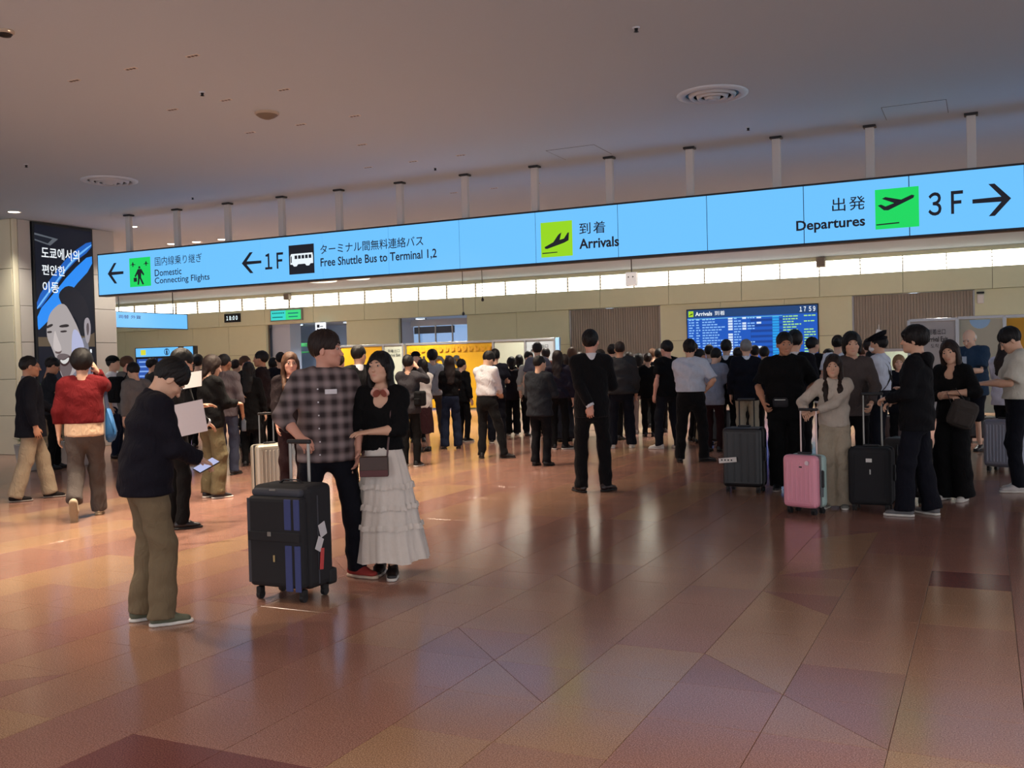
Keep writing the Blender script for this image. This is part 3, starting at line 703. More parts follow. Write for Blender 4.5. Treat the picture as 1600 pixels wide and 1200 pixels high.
for xx in (-13, -3.5, 2.5, 8.5):
    for yy in (-4.5, -1.5, 1.5):
        spot((xx, yy, CEIL - .03), P_OVER * (4.0 if xx > 0 else .7), 2.2, .8, (1.0, .82, .66), .12)  # unseen hall lamps without fittings, added to warm the foreground floor
# access hatch outline in the ceiling
for (x, y, lab) in ((1430, 172, 'square ceiling access hatch outline at the upper right near the posts'), (905, 238, 'square ceiling access hatch outline near the middle posts')):
    c = at_c(x, y); h_ = root('ceiling_hatch', lab, 'hatch', (c[0], c[1], CEIL))
    boxr('hatch_panel', (-.36, -.36, -.002), (.36, .36, 0), m_ceil, h_)
    for (lo, hi) in (((-.365, -.365, -.003), (-.36, .365, 0)), ((.36, -.365, -.003), (.365, .365, 0)), ((-.365, -.365, -.003), (.365, -.36, 0))): boxr('hatch_joint', lo, hi, m_dark, h_)
# information boards at the left
YK = 24.0
def kiosk(x0, x1, label, header, cols):
    k = root('information_screen', label, 'screen', (0, 0, 0)); X0, X1 = px(x0, YK), px(x1, YK)
    boxr('case', (X0 - .04, YK - .06, 0.0), (X1 + .04, YK + .12, 2.32), m_dark, k, .01)
    poly('header_panel', Rect((X0, YK - .062, 2.02), (1, 0, 0), (0, -1, 0), X1 - X0, .28), bar(0, 0, 1, 1), m_sky, k)
    if header:
        Rk = Rect((X0, YK - .064, 2.02), (1, 0, 0), (0, -1, 0), X1 - X0, .28)
        poly('header_icon', Rk, bar(.12, .2, .24, .8), screen('icon_yellow', srgb(220, 220, 60), 1), k, .008)
        text('lettering', 'i', Rk.sub(.72, .2, .76, .8), m_ink, k, .02, d=.01)
        q = lathe('header_ring', [(.09, 0), (.11, 0), (.11, .004), (.09, .004)], m_ink, k, 20); q.rotation_euler = (math.pi / 2, 0, 0); q.location = Rk.p(.74, .5, .008)
    n = len(cols)
    for i_, cc in enumerate(cols):
        Rk = Rect((X0 + (X1 - X0) * i_ / n + .04, YK - .062, .75), (1, 0, 0), (0, -1, 0), (X1 - X0) / n - .08, 1.2)
        poly('display_panel', Rk, bar(0, 0, 1, 1), screen('kiosk_blue', cc, 1), k, .006)
        for q in range(7): polys('row_text', Rk, [bar(.1, .9 - q * .13, random.uniform(.4, .9), .94 - q * .13)], screen('kiosk_text', srgb(130, 170, 235), 1), k, .009)
    return k
kiosk(213, 279, 'twin blue information screens with round mark under the cream wall at left', True, [srgb(40, 84, 170), srgb(36, 80, 150)])
kiosk(288, 302, 'narrow single blue information screen right of the twin screens', False, [srgb(40, 90, 190)])
# ================================================================== PEOPLE: implicit surfaces meshed with surface nets
V3 = lambda *a: np.array(a, float)
def unit(v): v = np.array(v, float); return v / max(1e-9, np.linalg.norm(v))
def rx(a): c, s = math.cos(a), math.sin(a); return np.array([[1, 0, 0], [0, c, -s], [0, s, c]])
def ry(a): c, s = math.cos(a), math.sin(a); return np.array([[c, 0, s], [0, 1, 0], [-s, 0, c]])
def rz(a): c, s = math.cos(a), math.sin(a); return np.array([[c, -s, 0], [s, c, 0], [0, 0, 1]])
class Pr:  # tapered elliptic capsule a->b, radii (x along xd, y across); flat ends optional
    def __init__(s, a, b, ra, rb, xd=(1, 0, 0), flat=(False, False), k=0.03):
        s.a = np.array(a, float); s.b = np.array(b, float)
        s.ra = np.array(ra if hasattr(ra, '__len__') else (ra, ra), float); s.rb = np.array(rb if hasattr(rb, '__len__') else (rb, rb), float)
        d = s.b - s.a; s.L = np.linalg.norm(d)
        s.w = d / s.L if s.L > 1e-6 else V3(0, 0, 1)
        x = np.array(xd, float); x = x - s.w * (x @ s.w)
        if np.linalg.norm(x) < 1e-4: x = np.cross(s.w, V3(0, 1, 0.1))
        s.x = unit(x); s.y = np.cross(s.w, s.x); s.flat = flat; s.k = k
        s.rm = max(s.ra.max(), s.rb.max())
    def box(s, m):
        r = s.rm + m; return np.minimum(s.a, s.b) - r, np.maximum(s.a, s.b) + r
    def ev(s, X, Y, Z):
        dx, dy, dz = X - s.a[0], Y - s.a[1], Z - s.a[2]
        t = dx * s.w[0] + dy * s.w[1] + dz * s.w[2]
        u = dx * s.x[0] + dy * s.x[1] + dz * s.x[2]
        v = dx * s.y[0] + dy * s.y[1] + dz * s.y[2]
        tt = np.clip(t / max(s.L, 1e-6), 0, 1)
        rxx = s.ra[0] + (s.rb[0] - s.ra[0]) * tt; ryy = s.ra[1] + (s.rb[1] - s.ra[1]) * tt
        rmin = np.minimum(rxx, ryy); rmx = np.sqrt(rxx * ryy)
        lo = np.minimum(t, 0); hi = np.maximum(t - s.L, 0)
        if s.flat[0] and s.flat[1]:
            return np.maximum((np.sqrt((u / rxx) ** 2 + (v / ryy) ** 2) - 1) * rmin, np.maximum(-lo, hi) - 0.0 + np.where((t > 0) & (t < s.L), -1, 0))
        ax = 0
        if not s.flat[0]: ax = ax + lo
        if not s.flat[1]: ax = ax + hi
        D = (np.sqrt((u / rxx) ** 2 + (v / ryy) ** 2 + (ax / rmx) ** 2) - 1) * rmin
        if s.flat[0]: D = np.maximum(D, -t)
        if s.flat[1]: D = np.maximum(D, t - s.L)
        return D
class El:
    def __init__(s, c, r, R=np.eye(3), k=0.02): s.c = np.array(c, float); s.r = np.array(r, float); s.R = R; s.k = k
    def box(s, m): r = s.r.max() + m; return s.c - r, s.c + r
    def ev(s, X, Y, Z):
        d = [X - s.c[0], Y - s.c[1], Z - s.c[2]]; q = 0
        for i in range(3):
            q = q + ((d[0] * s.R[0, i] + d[1] * s.R[1, i] + d[2] * s.R[2, i]) / s.r[i]) ** 2
        return (np.sqrt(q) - 1) * s.r.min()
def smin(a, b, k):
    h = np.clip(0.5 + 0.5 * (b - a) / k, 0, 1); return b + (a - b) * h - k * h * (1 - h)
def grid_eval(prims, h, sub=(), post=None, pad=0.02):
    los, his = zip(*[p.box(0) for p in prims]); lo = np.min(los, 0) - pad - 2 * h; hi = np.max(his, 0) + pad + 2 * h
    n = np.ceil((hi - lo) / h).astype(int) + 1
    ax = [lo[i] + h * np.arange(n[i]) for i in range(3)]
    D = np.full(n, 9.0)
    def win(p, m):
        a, b = p.box(m); i0 = np.clip(((a - lo) / h).astype(int), 0, n - 1); i1 = np.clip(((b - lo) / h).astype(int) + 2, 1, n)
        sl = tuple(slice(i0[i], i1[i]) for i in range(3))
        return sl, ax[0][sl[0]][:, None, None], ax[1][sl[1]][None, :, None], ax[2][sl[2]][None, None, :]
    for p in prims:
        sl, X, Y, Z = win(p, p.k + 3 * h + .01)
        D[sl] = smin(D[sl], p.ev(X, Y, Z), p.k)
    for p, k in sub:
        sl, X, Y, Z = win(p, k + 3 * h)
        D[sl] = -smin(-D[sl], p.ev(X, Y, Z), k)
    if post is not None: D = post(D, ax[0][:, None, None], ax[1][None, :, None], ax[2][None, None, :])
    return D, lo
CORN = [(0, 0, 0), (1, 0, 0), (0, 1, 0), (1, 1, 0), (0, 0, 1), (1, 0, 1), (0, 1, 1), (1, 1, 1)]
EDG = [(a, b) for a in range(8) for b in range(a + 1, 8) if bin(a ^ b).count('1') == 1]
def nets(D, lo, h):
    D = D.astype(np.float32)
    D[0] = D[-1] = 1; D[:, 0] = D[:, -1] = 1; D[:, :, 0] = D[:, :, -1] = 1
    S = D < 0; nx, ny, nz = D.shape
    cnt = np.zeros((nx - 1, ny - 1, nz - 1), np.int8)
    for c in CORN: cnt += S[c[0]:nx - 1 + c[0], c[1]:ny - 1 + c[1], c[2]:nz - 1 + c[2]]
    act = np.argwhere((cnt > 0) & (cnt < 8))
    if len(act) == 0: return np.zeros((0, 3)), np.zeros((0, 4), int)
    idx = np.full(cnt.shape, -1, np.int32); idx[act[:, 0], act[:, 1], act[:, 2]] = np.arange(len(act))
    vals = np.stack([D[act[:, 0] + c[0], act[:, 1] + c[1], act[:, 2] + c[2]] for c in CORN], 1)
    C_ = np.array(CORN, float); P = np.zeros((len(act), 3)); W = np.zeros(len(act))
    for a, b in EDG:
        va, vb = vals[:, a], vals[:, b]; m = (va < 0) != (vb < 0)
        t = np.where(m, va / np.where(m, va - vb, 1), 0)
        P += np.where(m[:, None], C_[a] + (C_[b] - C_[a]) * t[:, None], 0); W += m
    P = P / W[:, None] + act
    quads = []
    for axn in range(3):
        o = [(1, 0, 0), (0, 1, 0), (0, 0, 1)][axn]
        A = S[:nx - o[0], :ny - o[1], :nz - o[2]]; B = S[o[0]:, o[1]:, o[2]:]
        for flip, M in ((False, A & ~B), (True, ~A & B)):
            e = np.argwhere(M)
            if len(e) == 0: continue
            b_ = (axn + 1) % 3; c_ = (axn + 2) % 3
            ok = (e[:, b_] > 0) & (e[:, c_] > 0); e = e[ok]
            db = np.zeros(3, int); db[b_] = 1; dc_ = np.zeros(3, int); dc_[c_] = 1
            q = [e - db - dc_, e - dc_, e, e - db]
            Q = np.stack([idx[k[:, 0], k[:, 1], k[:, 2]] for k in q], 1)
            if flip: Q = Q[:, ::-1]
            quads.append(Q)
    return P * h + lo, np.concatenate(quads)
def sdf_mesh(name, prims, h, m, parent, sub=(), post=None, scale=1.0, color=None, smooth_it=0):
    if not isinstance(prims[0], (list, tuple)): prims = [(prims, h, sub, post)]
    VV = []; QQ = []; n0 = 0
    for (pr, hh, sb, po) in prims:
        D, lo = grid_eval(pr, hh, sb, po); P, Q = nets(D, lo, hh)
        VV.append(P); QQ.append(Q + n0); n0 += len(P)
    P = np.concatenate(VV); Q = np.concatenate(QQ)
    if len(Q) == 0: return None
    me = bpy.data.meshes.new(name)
    me.vertices.add(len(P)); me.vertices.foreach_set('co', (P * scale).ravel())
    me.loops.add(len(Q) * 4); me.loops.foreach_set('vertex_index', Q.ravel().astype(np.int32))
    me.polygons.add(len(Q)); me.polygons.foreach_set('loop_start', np.arange(0, len(Q) * 4, 4, dtype=np.int32)); me.polygons.foreach_set('loop_total', np.full(len(Q), 4, np.int32))
    me.update(calc_edges=True)
    if color is not None:
        at = me.color_attributes.new('tint', 'FLOAT_COLOR', 'POINT'); c = color(P); at.data.foreach_set('color', c.ravel())
    return link(name, me, m, parent, True)
def folds(A, seed, fy=1.0):
    r = np.random.RandomState(seed); p = r.uniform(0, 6.28, 8)
    def g(D, X, Y, Z):
        wz = Z + .05 * np.sin(9 * X + p[0]) + .04 * np.sin(11 * Y + p[1])
        n = np.sin(34 * wz * fy + 7 * X + p[2]) * np.sin(10 * X - 8 * Y + 6 * Z + p[3]) + .6 * np.sin(26 * X + 19 * Y + 8 * np.sin(7 * Z + p[4]) + p[5]) * np.sin(13 * Z + p[6])
        return D + A * n
    return g

def skin_mat(name, c):
    m = bpy.data.materials.new(name); m.use_nodes = True; nt = m.node_tree; b = nt.nodes['Principled BSDF']
    a = nt.nodes.new('ShaderNodeVertexColor'); a.layer_name = 'tint'
    mx = nt.nodes.new('ShaderNodeVectorMath'); mx.operation = 'MULTIPLY'; mx.inputs[0].default_value = c
    nt.links.new(a.outputs['Color'], mx.inputs[1]); nt.links.new(mx.outputs[0], b.inputs['Base Color'])
    b.inputs['Roughness'].default_value = 0.5; b.inputs['Subsurface Weight'].default_value = 0.0
    return m
SKIN = {'a': skin_mat('skin_light', srgb(214, 170, 142)), 'w': skin_mat('skin_rosy', srgb(214, 158, 136)), 't': skin_mat('skin_tan', srgb(186, 134, 104)), 'd': skin_mat('skin_brown', srgb(130, 86, 62)), 'o': skin_mat('skin_pale_old', srgb(226, 180, 150))}
def hairmat(name, c):
    m = mat(name, c, rough=.55, spec=.3, noise=.25, nscale=30, bump=.7, bscale=1.0)
    nt = m.node_tree
    for n in nt.nodes:
        if n.type == 'TEX_NOISE' and abs(n.inputs['Scale'].default_value - 1.0) < 1e-6:
            mp = nt.nodes.new('ShaderNodeMapping'); mp.inputs['Scale'].default_value = (260, 260, 30)
            nt.links.new(n.inputs['Vector'].links[0].from_socket, mp.inputs['Vector']); nt.links.new(mp.outputs[0], n.inputs['Vector'])
    return m
HAIR = {'k': hairmat('hair_black', srgb(16, 13, 13)), 'b': hairmat('hair_dark_brown', srgb(36, 24, 19)),
        'r': hairmat('hair_brown', srgb(84, 56, 38)), 'g': mat('hair_grey', srgb(120, 116, 112), rough=.6, noise=.2, nscale=60), 'y': mat('hair_blonde', srgb(150, 112, 70), rough=.5, noise=.2, nscale=60), 'w': mat('hair_white', srgb(214, 204, 190), rough=.6, noise=.1, nscale=60)}
def cloth(name, rgb, rough=.9, noise=.10, sheen=.0):
    if max(rgb) < 90: rgb = tuple(c * (.45 + .5 * max(rgb) / 90) for c in rgb)
    return mat(name, srgb(*rgb), rough=rough, noise=noise, nscale=25, bump=.2, bscale=350, sheen=sheen, spec=.2, crease=.55)
M_EYE = mat('eye_white', srgb(176, 160, 150), rough=.25, noise=0); M_IRIS = mat('iris_dark', srgb(30, 20, 16), rough=.2, noise=0)
M_GLASSES = mat('glasses_frame', srgb(28, 26, 28), rough=.3, noise=0); M_MASK = mat('face_mask_white', srgb(226, 230, 236), rough=.8, noise=.02)
M_BLACKSHOE = mat('shoe_black', srgb(22, 20, 22), rough=.4, noise=.05); M_SOLEW = mat('sole_white', srgb(214, 210, 202), rough=.6, noise=.04); M_SOLEK = mat('sole_black', srgb(20, 18, 18), rough=.6, noise=0)

def ik(S, T, l1, l2, pole):
    d = T - S; L = np.linalg.norm(d); mx = (l1 + l2) * .998
    if L > mx: T = S + d * (mx / L); d = T - S; L = mx
    a = math.acos(max(-1, min(1, (l1 * l1 + L * L - l2 * l2) / (2 * l1 * L)))); w = d / L
    p = np.array(pole, float); p = p - w * (p @ w); p = unit(p)
    return S + (w * math.cos(a) + p * math.sin(a)) * l1, T
ARM = {'down': ((.25, .03, .885), (.6, -.8, 0)), 'phone': ((.07, .33, 1.16), (.5, -.3, -1)), 'phonelow': ((.06, .33, 1.05), (.5, -.3, -1)), 'behind': ((.03, -.17, .93), (1, -.7, 0)),
       'hip': ((.19, .06, 1.00), (1, -.6, 0)), 'fold': ((-.07, .22, 1.14), (.8, -.1, -.6)), 'head': ((.08, .19, 1.56), (.6, .35, -1)), 'handle': ((.20, .27, .96), (.5, -.8, -.2)),
       'pocket': ((.21, .08, .90), (.8, -.8, 0)), 'chest': ((.03, .20, 1.20), (.7, -.2, -.7)), 'back2': ((.16, -.12, .90), (.6, -.9, 0)), 'strap': ((.13, .14, 1.30), (.5, .1, -1)), 'ear': ((.13, .10, 1.55), (.35, .5, -1)), 'read': ((.13, .34, 1.18), (.6, -.2, -1))}
LV = {'near': dict(head=.0054, hand=.0055, core=.045, top=.0120, bot=.014, hair=.0070, shoe=.009),
      'nearb': dict(head=.0095, hand=.0060, core=.045, top=.0125, bot=.014, hair=.0068, shoe=.008),
      'midf': dict(head=.0076, hand=.0090, core=.05, top=.0185, bot=.023, hair=.0105, shoe=.013),
      'mid': dict(head=.0130, hand=.0105, core=.05, top=.0190, bot=.024, hair=.0138, shoe=.014),
      'far': dict(head=.0185, hand=.0150, core=.055, top=.028, bot=.033, hair=.0180, shoe=.021)}
PEOPLE = []
def hand_prims(W, d, n, side, curl, k=.006, thumb_out=.5):
    """W wrist, d pointing direction, n palm normal; side +1 right"""
    d = unit(d); n = unit(n - d * (n @ d)); s = np.cross(d, n) * side     # s: towards the thumb
    P = [Pr(W - d * .01, W + d * .045, (.026, .018), (.034, .015), s, k=.012), Pr(W + d * .04, W + d * .080, (.036, .014), (.038, .012), s, k=.010)]
    ln = [.068, .078, .073, .058]
    for i in range(4):
        o = W + d * (.083 - abs(i - 1.2) * .004) + s * (.030 - i * .0200); c = 0.0; p = o; r = .0088 if i < 3 else .0076
        dd = unit(d + s * (.10 - .07 * i))
        for q, f_ in enumerate((.45, .32, .23)):
            c += curl * (.6, .75, .5)[q]; e = p + (dd * math.cos(c) + n * math.sin(c)) * ln[i] * f_
            P.append(Pr(p, e, r - q * .0008, r - (q + 1) * .0008, k=.0035)); p = e
    t0 = W + d * .02 + s * .024; t1 = t0 + unit(d * .6 + s * (.55 * thumb_out + .25) + n * .35) * .04; t2 = t1 + unit(d * .85 + s * .1 + n * (.2 + curl * .5)) * .032
    P += [Pr(t0, t1, .0125, .0105, k=.010), Pr(t1, t2, .0100, .0085, k=.004)]
    return P

def person(x, yf, label, H=1.72, a=0, lv='far', top=None, bot=None, shoe=('k', 'k'), hair=('short', 'k'), skin='a', lean=0, head=(0, 0, 0), L='down', R='down', feet=None, fem=False, extra=None, build=1.0, hang=None, pos=None, group=None, curl=(.45, .45), neck='crew', twist=0, hands=None, glasses=False, mask=False, hipd=0.0, headscale=1.08, sway=0):
    """one figure. x,yf: where the feet stand in the photograph; a: 0 faces away from the camera, 90 to the right, 180 to the camera"""
    g = atz(x, yf, 0.0) if pos is None else np.array(pos, float)
    vd = unit([g[0], g[1], 0]); rt = V3(vd[1], -vd[0], 0); A = math.radians(a)
    fd = vd * math.cos(A) + rt * math.sin(A); rzv = math.atan2(-fd[0], fd[1])
    s = H / 1.75; h = LV[lv]; seed = len(PEOPLE) + 11
    root_ = root('person', label, 'person', (g[0], g[1], 0), rzv, group)
    PEOPLE.append(root_)
    top = dict(top or {}); bot = dict(bot or {})
    # ---------------- skeleton
    if feet is None: feet = ((-.10, .0, 8), (.10, .02, -8))
    fl_, fr_ = [(f_ + (0,) * (5 - len(f_))) for f_ in [tuple(feet[0]), tuple(feet[1])]]
    mid = V3((fl_[0] + fr_[0]) / 2 + sway, (fl_[1] + fr_[1]) / 2, 0)
    spread = math.hypot(fl_[0] - fr_[0], fl_[1] - fr_[1]); drop = max(0, .93 - math.sqrt(max(.2, .93 ** 2 - (max(0, spread - .2) / 2) ** 2))) + hipd
    PZ_ = .978 - drop; pel = V3(mid[0], mid[1] - math.sin(math.radians(lean)) * .08, PZ_)
    Rt = rz(math.radians(twist)) @ rx(-math.radians(lean))
    sh_w = (.148 if fem else .168) * build; hip_w = .092
    waist = pel + Rt @ V3(0, 0.0, .13); chest = pel + Rt @ V3(0, 0, .33); nb = pel + Rt @ V3(0, -.015, .50)
    Sh = {-1: pel + Rt @ V3(-sh_w, -.005, .445), 1: pel + Rt @ V3(sh_w, -.005, .445)}
    hy, hp, hr = [math.radians(v) for v in head]
    Rh = rz(-hy) @ rx(-hp) @ ry(hr)
    nd = unit(Rt @ V3(0, .12, 1) + .55 * (Rh @ V3(0, 0, 1)))
    hc = nb + nd * .085 + Rh @ V3(0, .018, .075)
    bw = build * (.92 if fem else 1.0)
    core = [Pr(pel, waist, (.150 * bw, .10 * bw), (.125 * bw, .088 * bw)), Pr(waist, chest, (.125 * bw, .088 * bw), (.152 * bw, .098 * bw)), Pr(chest, pel + Rt @ V3(0, 0, .40), (.152 * bw, .098 * bw), (.14 * bw, .085 * bw)),
            Pr(Sh[-1], Sh[1], .052, .052, (0, 1, 0), k=.05)]
    legs = {}
    for sd, ft in ((-1, fl_), (1, fr_)):
        hp_ = pel + V3(sd * hip_w * bw, 0, -.035); an = V3(ft[0], ft[1], .085 + ft[3])
        kn, an = ik(hp_, an, .435, .43, V3(math.sin(math.radians(-ft[2])) * .5, 1, 0) if not ft[4] else V3(0, 1, .3)); legs[sd] = (hp_, kn, an, ft)
        core += [Pr(hp_, kn, .074 * bw, .055, k=.04), Pr(kn, an, .052 if lv[:4] == 'near' or bot.get('end', 0) < .3 else .048, .040, k=.03)]
    arms = {}
    for sd, key in ((-1, L), (1, R)):
        if isinstance(key, str): tg, po = ARM[key]; tg = V3(tg[0] * sd, tg[1], tg[2]); po = V3(po[0] * sd, po[1], po[2])
        else: tg, po = V3(*key[:3]), V3(*(key[3:] if len(key) > 3 else (sd * .6, -.5, -.6)))
        tg = tg + V3(mid[0], mid[1], 0)
        if isinstance(key, str) and key in ('down', 'behind', 'hip', 'fold', 'pocket', 'chest', 'back2', 'strap', 'head', 'ear'):
            tg = pel + Rt @ (tg - V3(mid[0], mid[1], .965))
        e, w_ = ik(Sh[sd], tg, .285, .255, po); arms[sd] = (Sh[sd], e, w_)
        core += [Pr(Sh[sd], e, .046, .036, k=.03)]
    # ---------------- body: torso, head, forearms with hands in one mesh
    sh = []
    H_ = lambda p: hc + Rh @ (V3(*p) * headscale); Sx = headscale
    hd = [El(H_((0, -.018, .028)), V3(.074, .094, .092) * Sx, Rh, k=.01), El(H_((0, .018, -.02)), V3(.062, .074, .078) * Sx, Rh, k=.03), El(H_((0, .038, -.068)), V3(.046, .046, .036) * Sx, Rh, k=.03),
          El(H_((0, .070, -.088)), V3(.022, .020, .018) * Sx, Rh, k=.02), Pr(H_((0, .086, .012)), H_((0, .104, -.022)), .0075, .011, k=.014), El(H_((0, .108, -.027)), V3(.014, .010, .009) * Sx, Rh, k=.010),
          Pr(H_((-.034, .078, .030)), H_((.034, .078, .030)), .010, .010, k=.012), El(H_((-.040, .060, -.022)), V3(.020, .020, .018) * Sx, Rh, k=.02), El(H_((.040, .060, -.022)), V3(.020, .020, .018) * Sx, Rh, k=.02),
          Pr(H_((-.017, .088, -.052)), H_((.017, .088, -.052)), .0055, .0055, k=.008), Pr(H_((-.015, .086, -.062)), H_((.015, .086, -.062)), .0068, .0068, k=.006),
          El(H_((-.076, -.008, -.008)), V3(.009, .019, .031) * Sx, Rh @ rz(.3), k=.006), El(H_((.076, -.008, -.008)), V3(.009, .019, .031) * Sx, Rh @ rz(-.3), k=.006),
          Pr(nb - nd * .05 + Rt @ V3(0, -.01, 0), H_((0, -.015, -.035)), (.055, .057) if not fem else (.047, .05), (.052, .054) if not fem else (.044, .047), Rt[:, 0], k=.02),
          Pr(nb + Rt @ V3(-.09, .012, -.045), nb + Rt @ V3(.09, .012, -.045), .036, .036, k=.05), Pr(nb + Rt @ V3(0, .02, -.05), nb + Rt @ V3(0, .035, -.12), (.10, .05), (.11, .055), k=.04)]
    hsub = [(El(H_((-.031, .096, .012)), V3(.015, .012, .010) * Sx, Rh), .012), (El(H_((.031, .096, .012)), V3(.015, .012, .010) * Sx, Rh), .012)]
    pieces = [(core, h['core'], (), None), (hd, h['head'], hsub, None)]
    hinfo = {}
    for sd in (-1, 1):
        S_, e, w_ = arms[sd]; d = unit(w_ - e); n = None; cu = curl[0 if sd < 0 else 1]; hd_ = d
        if hands and sd in hands: hd_, n = [np.array(v, float) for v in hands[sd]]
        if n is None: n = V3(-sd, 0.1, 0) if abs(d[2]) > .6 else V3(-sd * .4, 0, -1)
        n = unit(n - unit(hd_) * (n @ unit(hd_)))
        pr = [Pr(e, e + (w_ - e) * .35, .037, .040, k=.01), Pr(e + (w_ - e) * .35, w_, .040, (.027, .021), np.cross(hd_, n), k=.02)] + hand_prims(w_, unit(hd_), n, -sd if False else sd, cu)
        pieces.append((pr, h['hand'], (), None)); hinfo[sd] = (w_, unit(hd_), n)
    def tint(P):
        c = np.ones((len(P), 4)); q = (P - hc) @ Rh / headscale
        lip = np.exp(-((q[:, 0] / .020) ** 2 + ((q[:, 2] + .057) / .0085) ** 2) * 1.2) * (q[:, 1] > .07)
        chk = np.exp(-(((np.abs(q[:, 0]) - .042) / .02) ** 2 + ((q[:, 2] + .02) / .02) ** 2)) * (q[:, 1] > .04)
        c[:, 1] *= 1 - .42 * lip - .08 * chk; c[:, 2] *= 1 - .38 * lip - .08 * chk; c[:, 0] *= 1 - .12 * lip
        return c
    sdf_mesh('body', pieces, 0, SKIN[skin], root_, scale=s, color=tint)
    T4 = lambda p: tuple(np.array(p) * s)
    front = abs(((a + math.degrees(-hy) * -1) + 180) % 360 - 180) > 40 or lv in ('near',)
    if lv != 'far' or front:
        # eyes and brows
        for sd in (-1, 1):
            if lv != 'far':
                c = H_((sd * .031, .0815, .011)); bm = bmesh.new(); bmesh.ops.create_uvsphere(bm, u_segments=10, v_segments=8, radius=.0100 * s); bmesh.ops.translate(bm, vec=T4(c), verts=bm.verts)
                for f_ in bm.faces: f_.material_index = 0
                n_ = len(bm.faces); c2 = H_((sd * .031, .0888, .0105)); r_ = bmesh.ops.create_uvsphere(bm, u_segments=8, v_segments=6, radius=.0060 * s); bmesh.ops.translate(bm, vec=T4(c2), verts=r_['verts'])
                for f_ in {f for v in r_['verts'] for f in v.link_faces}: f_.material_index = 1
                me = bpy.data.meshes.new('eye'); bm.to_mesh(me); bm.free(); link('eye', me, [M_EYE, M_IRIS], root_, True)
            if lv in ('near', 'midf') or (lv == 'mid' and front):
                sdf_mesh('eyebrow', [Pr(H_((sd * .016, .0885, .0335)), H_((sd * .045, .0800, .0355)), .0042, .0030, k=.002)], .0034, HAIR[hair[1]] if hair[1] != 'none' else HAIR['g'], root_, scale=s)
    # ---------------- hair
    def hpost(hl, nape, side=.0):
        def g_(D, X, Y, Z):
            q = [(X - hc[0]) * Rh[0, i] + (Y - hc[1]) * Rh[1, i] + (Z - hc[2]) * Rh[2, i] for i in range(3)]
            q = [v / headscale for v in q]
            ph_ = np.arctan2(q[0], q[1] + .02); D = D + .0022 * np.sin(ph_ * 27 + 5 * np.sin(q[2] * 22 + seed)) + .0030 * np.sin(ph_ * 9 + q[2] * 55 + seed) * np.sin(q[1] * 40 + seed * 2)
            faceb = (np.sqrt((q[0] / .064) ** 2 + ((q[1] - .112) / .072) ** 2 + ((q[2] - hl + .082) / .088) ** 2) - 1) * .064
            D = np.maximum(D, -faceb)
            cut = np.where(q[1] > -.030, -(q[2] - side), -(q[2] - nape)) if nape > -.2 else -9
            cut = -(q[2] - (nape + (side - nape) * np.clip((q[1] + .05) / .06, 0, 1)))
            if nape > -.2: D = np.maximum(D, cut)
            return D
        return g_
    st = hair[0]
    if st != 'none':
        pr = [El(H_((0, -.020, .034)), V3(.083, .105, .099) * Sx, Rh, k=.01)]; hl, nape, side = .062, -.052, .004
        if st == 'full': pr = [El(H_((0, -.016, .040)), V3(.087, .109, .104) * Sx, Rh, k=.01)]; hl = .060
        if st == 'bowl': pr = [El(H_((0, -.012, .036)), V3(.095, .114, .104) * Sx, Rh, k=.01), Pr(H_((-.055, .082, .055)), H_((.055, .082, .055)), .022, .022, k=.02)]; hl, nape, side = .036, -.062, -.03
        if st == 'afro': pr = [El(H_((0, -.018, .040)), V3(.104, .122, .118) * Sx, Rh, k=.01)]; hl = .055; nape = -.07
        if st == 'crop': pr = [El(H_((0, -.020, .030)), V3(.080, .101, .096) * Sx, Rh, k=.01)]; hl = .064; nape = -.045; side = .004
        if st == 'medium': pr = [El(H_((0, -.016, .034)), V3(.090, .110, .103) * Sx, Rh, k=.01), Pr(H_((0, -.05, -.02)), H_((0, -.06, -.10)), (.078, .055), (.065, .045), Rh[:, 0], k=.03),
                                    Pr(H_((-.078, .0, .02)), H_((-.074, .01, -.075)), (.022, .035), (.016, .026), Rh[:, 1] * 0 + Rh[:, 0], k=.02), Pr(H_((.078, .0, .02)), H_((.074, .01, -.075)), (.022, .035), (.016, .026), Rh[:, 0], k=.02)]; hl, nape, side = .058, -.30, -.1
        if st in ('long', 'longfront'):
            bk = pel + Rt @ V3(0, -.125, .30)
            pr = [El(H_((0, -.018, .036)), V3(.087, .108, .100) * Sx, Rh, k=.01), Pr(H_((0, -.05, .0)), nb + Rt @ V3(0, -.075, -.03), (.088, .055), (.085, .045), Rh[:, 0], k=.03), Pr(nb + Rt @ V3(0, -.075, -.03), bk, (.085, .040), (.07, .028), Rt[:, 0], k=.03)]
            for sd in (-1, 1):
                pr += [Pr(H_((sd * .076, .015, .02)), nb + Rt @ V3(sd * .085, .02, -.01), (.022, .036), (.030, .034), Rh[:, 0], k=.02)]
                if st == 'longfront': pr += [Pr(nb + Rt @ V3(sd * .078, .045, .0), nb + Rt @ V3(sd * .080, .125, -.10), (.030, .026), (.030, .024), Rt[:, 0], k=.02), Pr(nb + Rt @ V3(sd * .080, .125, -.10), nb + Rt @ V3(sd * .070, .142, -.27), (.030, .024), (.020, .016), Rt[:, 0], k=.02)]
            hl, nape, side = .064, -.9, -.9
        if st == 'bun': pr += [El(H_((0, -.115, .05)), V3(.042, .038, .040) * Sx, Rh, k=.01)]
        if st == 'pony': pr += [Pr(H_((0, -.11, .04)), H_((0, -.14, -.10)), .030, .018, k=.015)]
        if st == 'bald': pr = [El(H_((0, -.022, .000)), V3(.080, .100, .062) * Sx, Rh, k=.01)]; hl = .03; side = -.02
        sdf_mesh('hair', pr, h['hair'], HAIR[hair[1]], root_, post=hpost(hl, nape, side), scale=s)
        if st == 'bald': pass
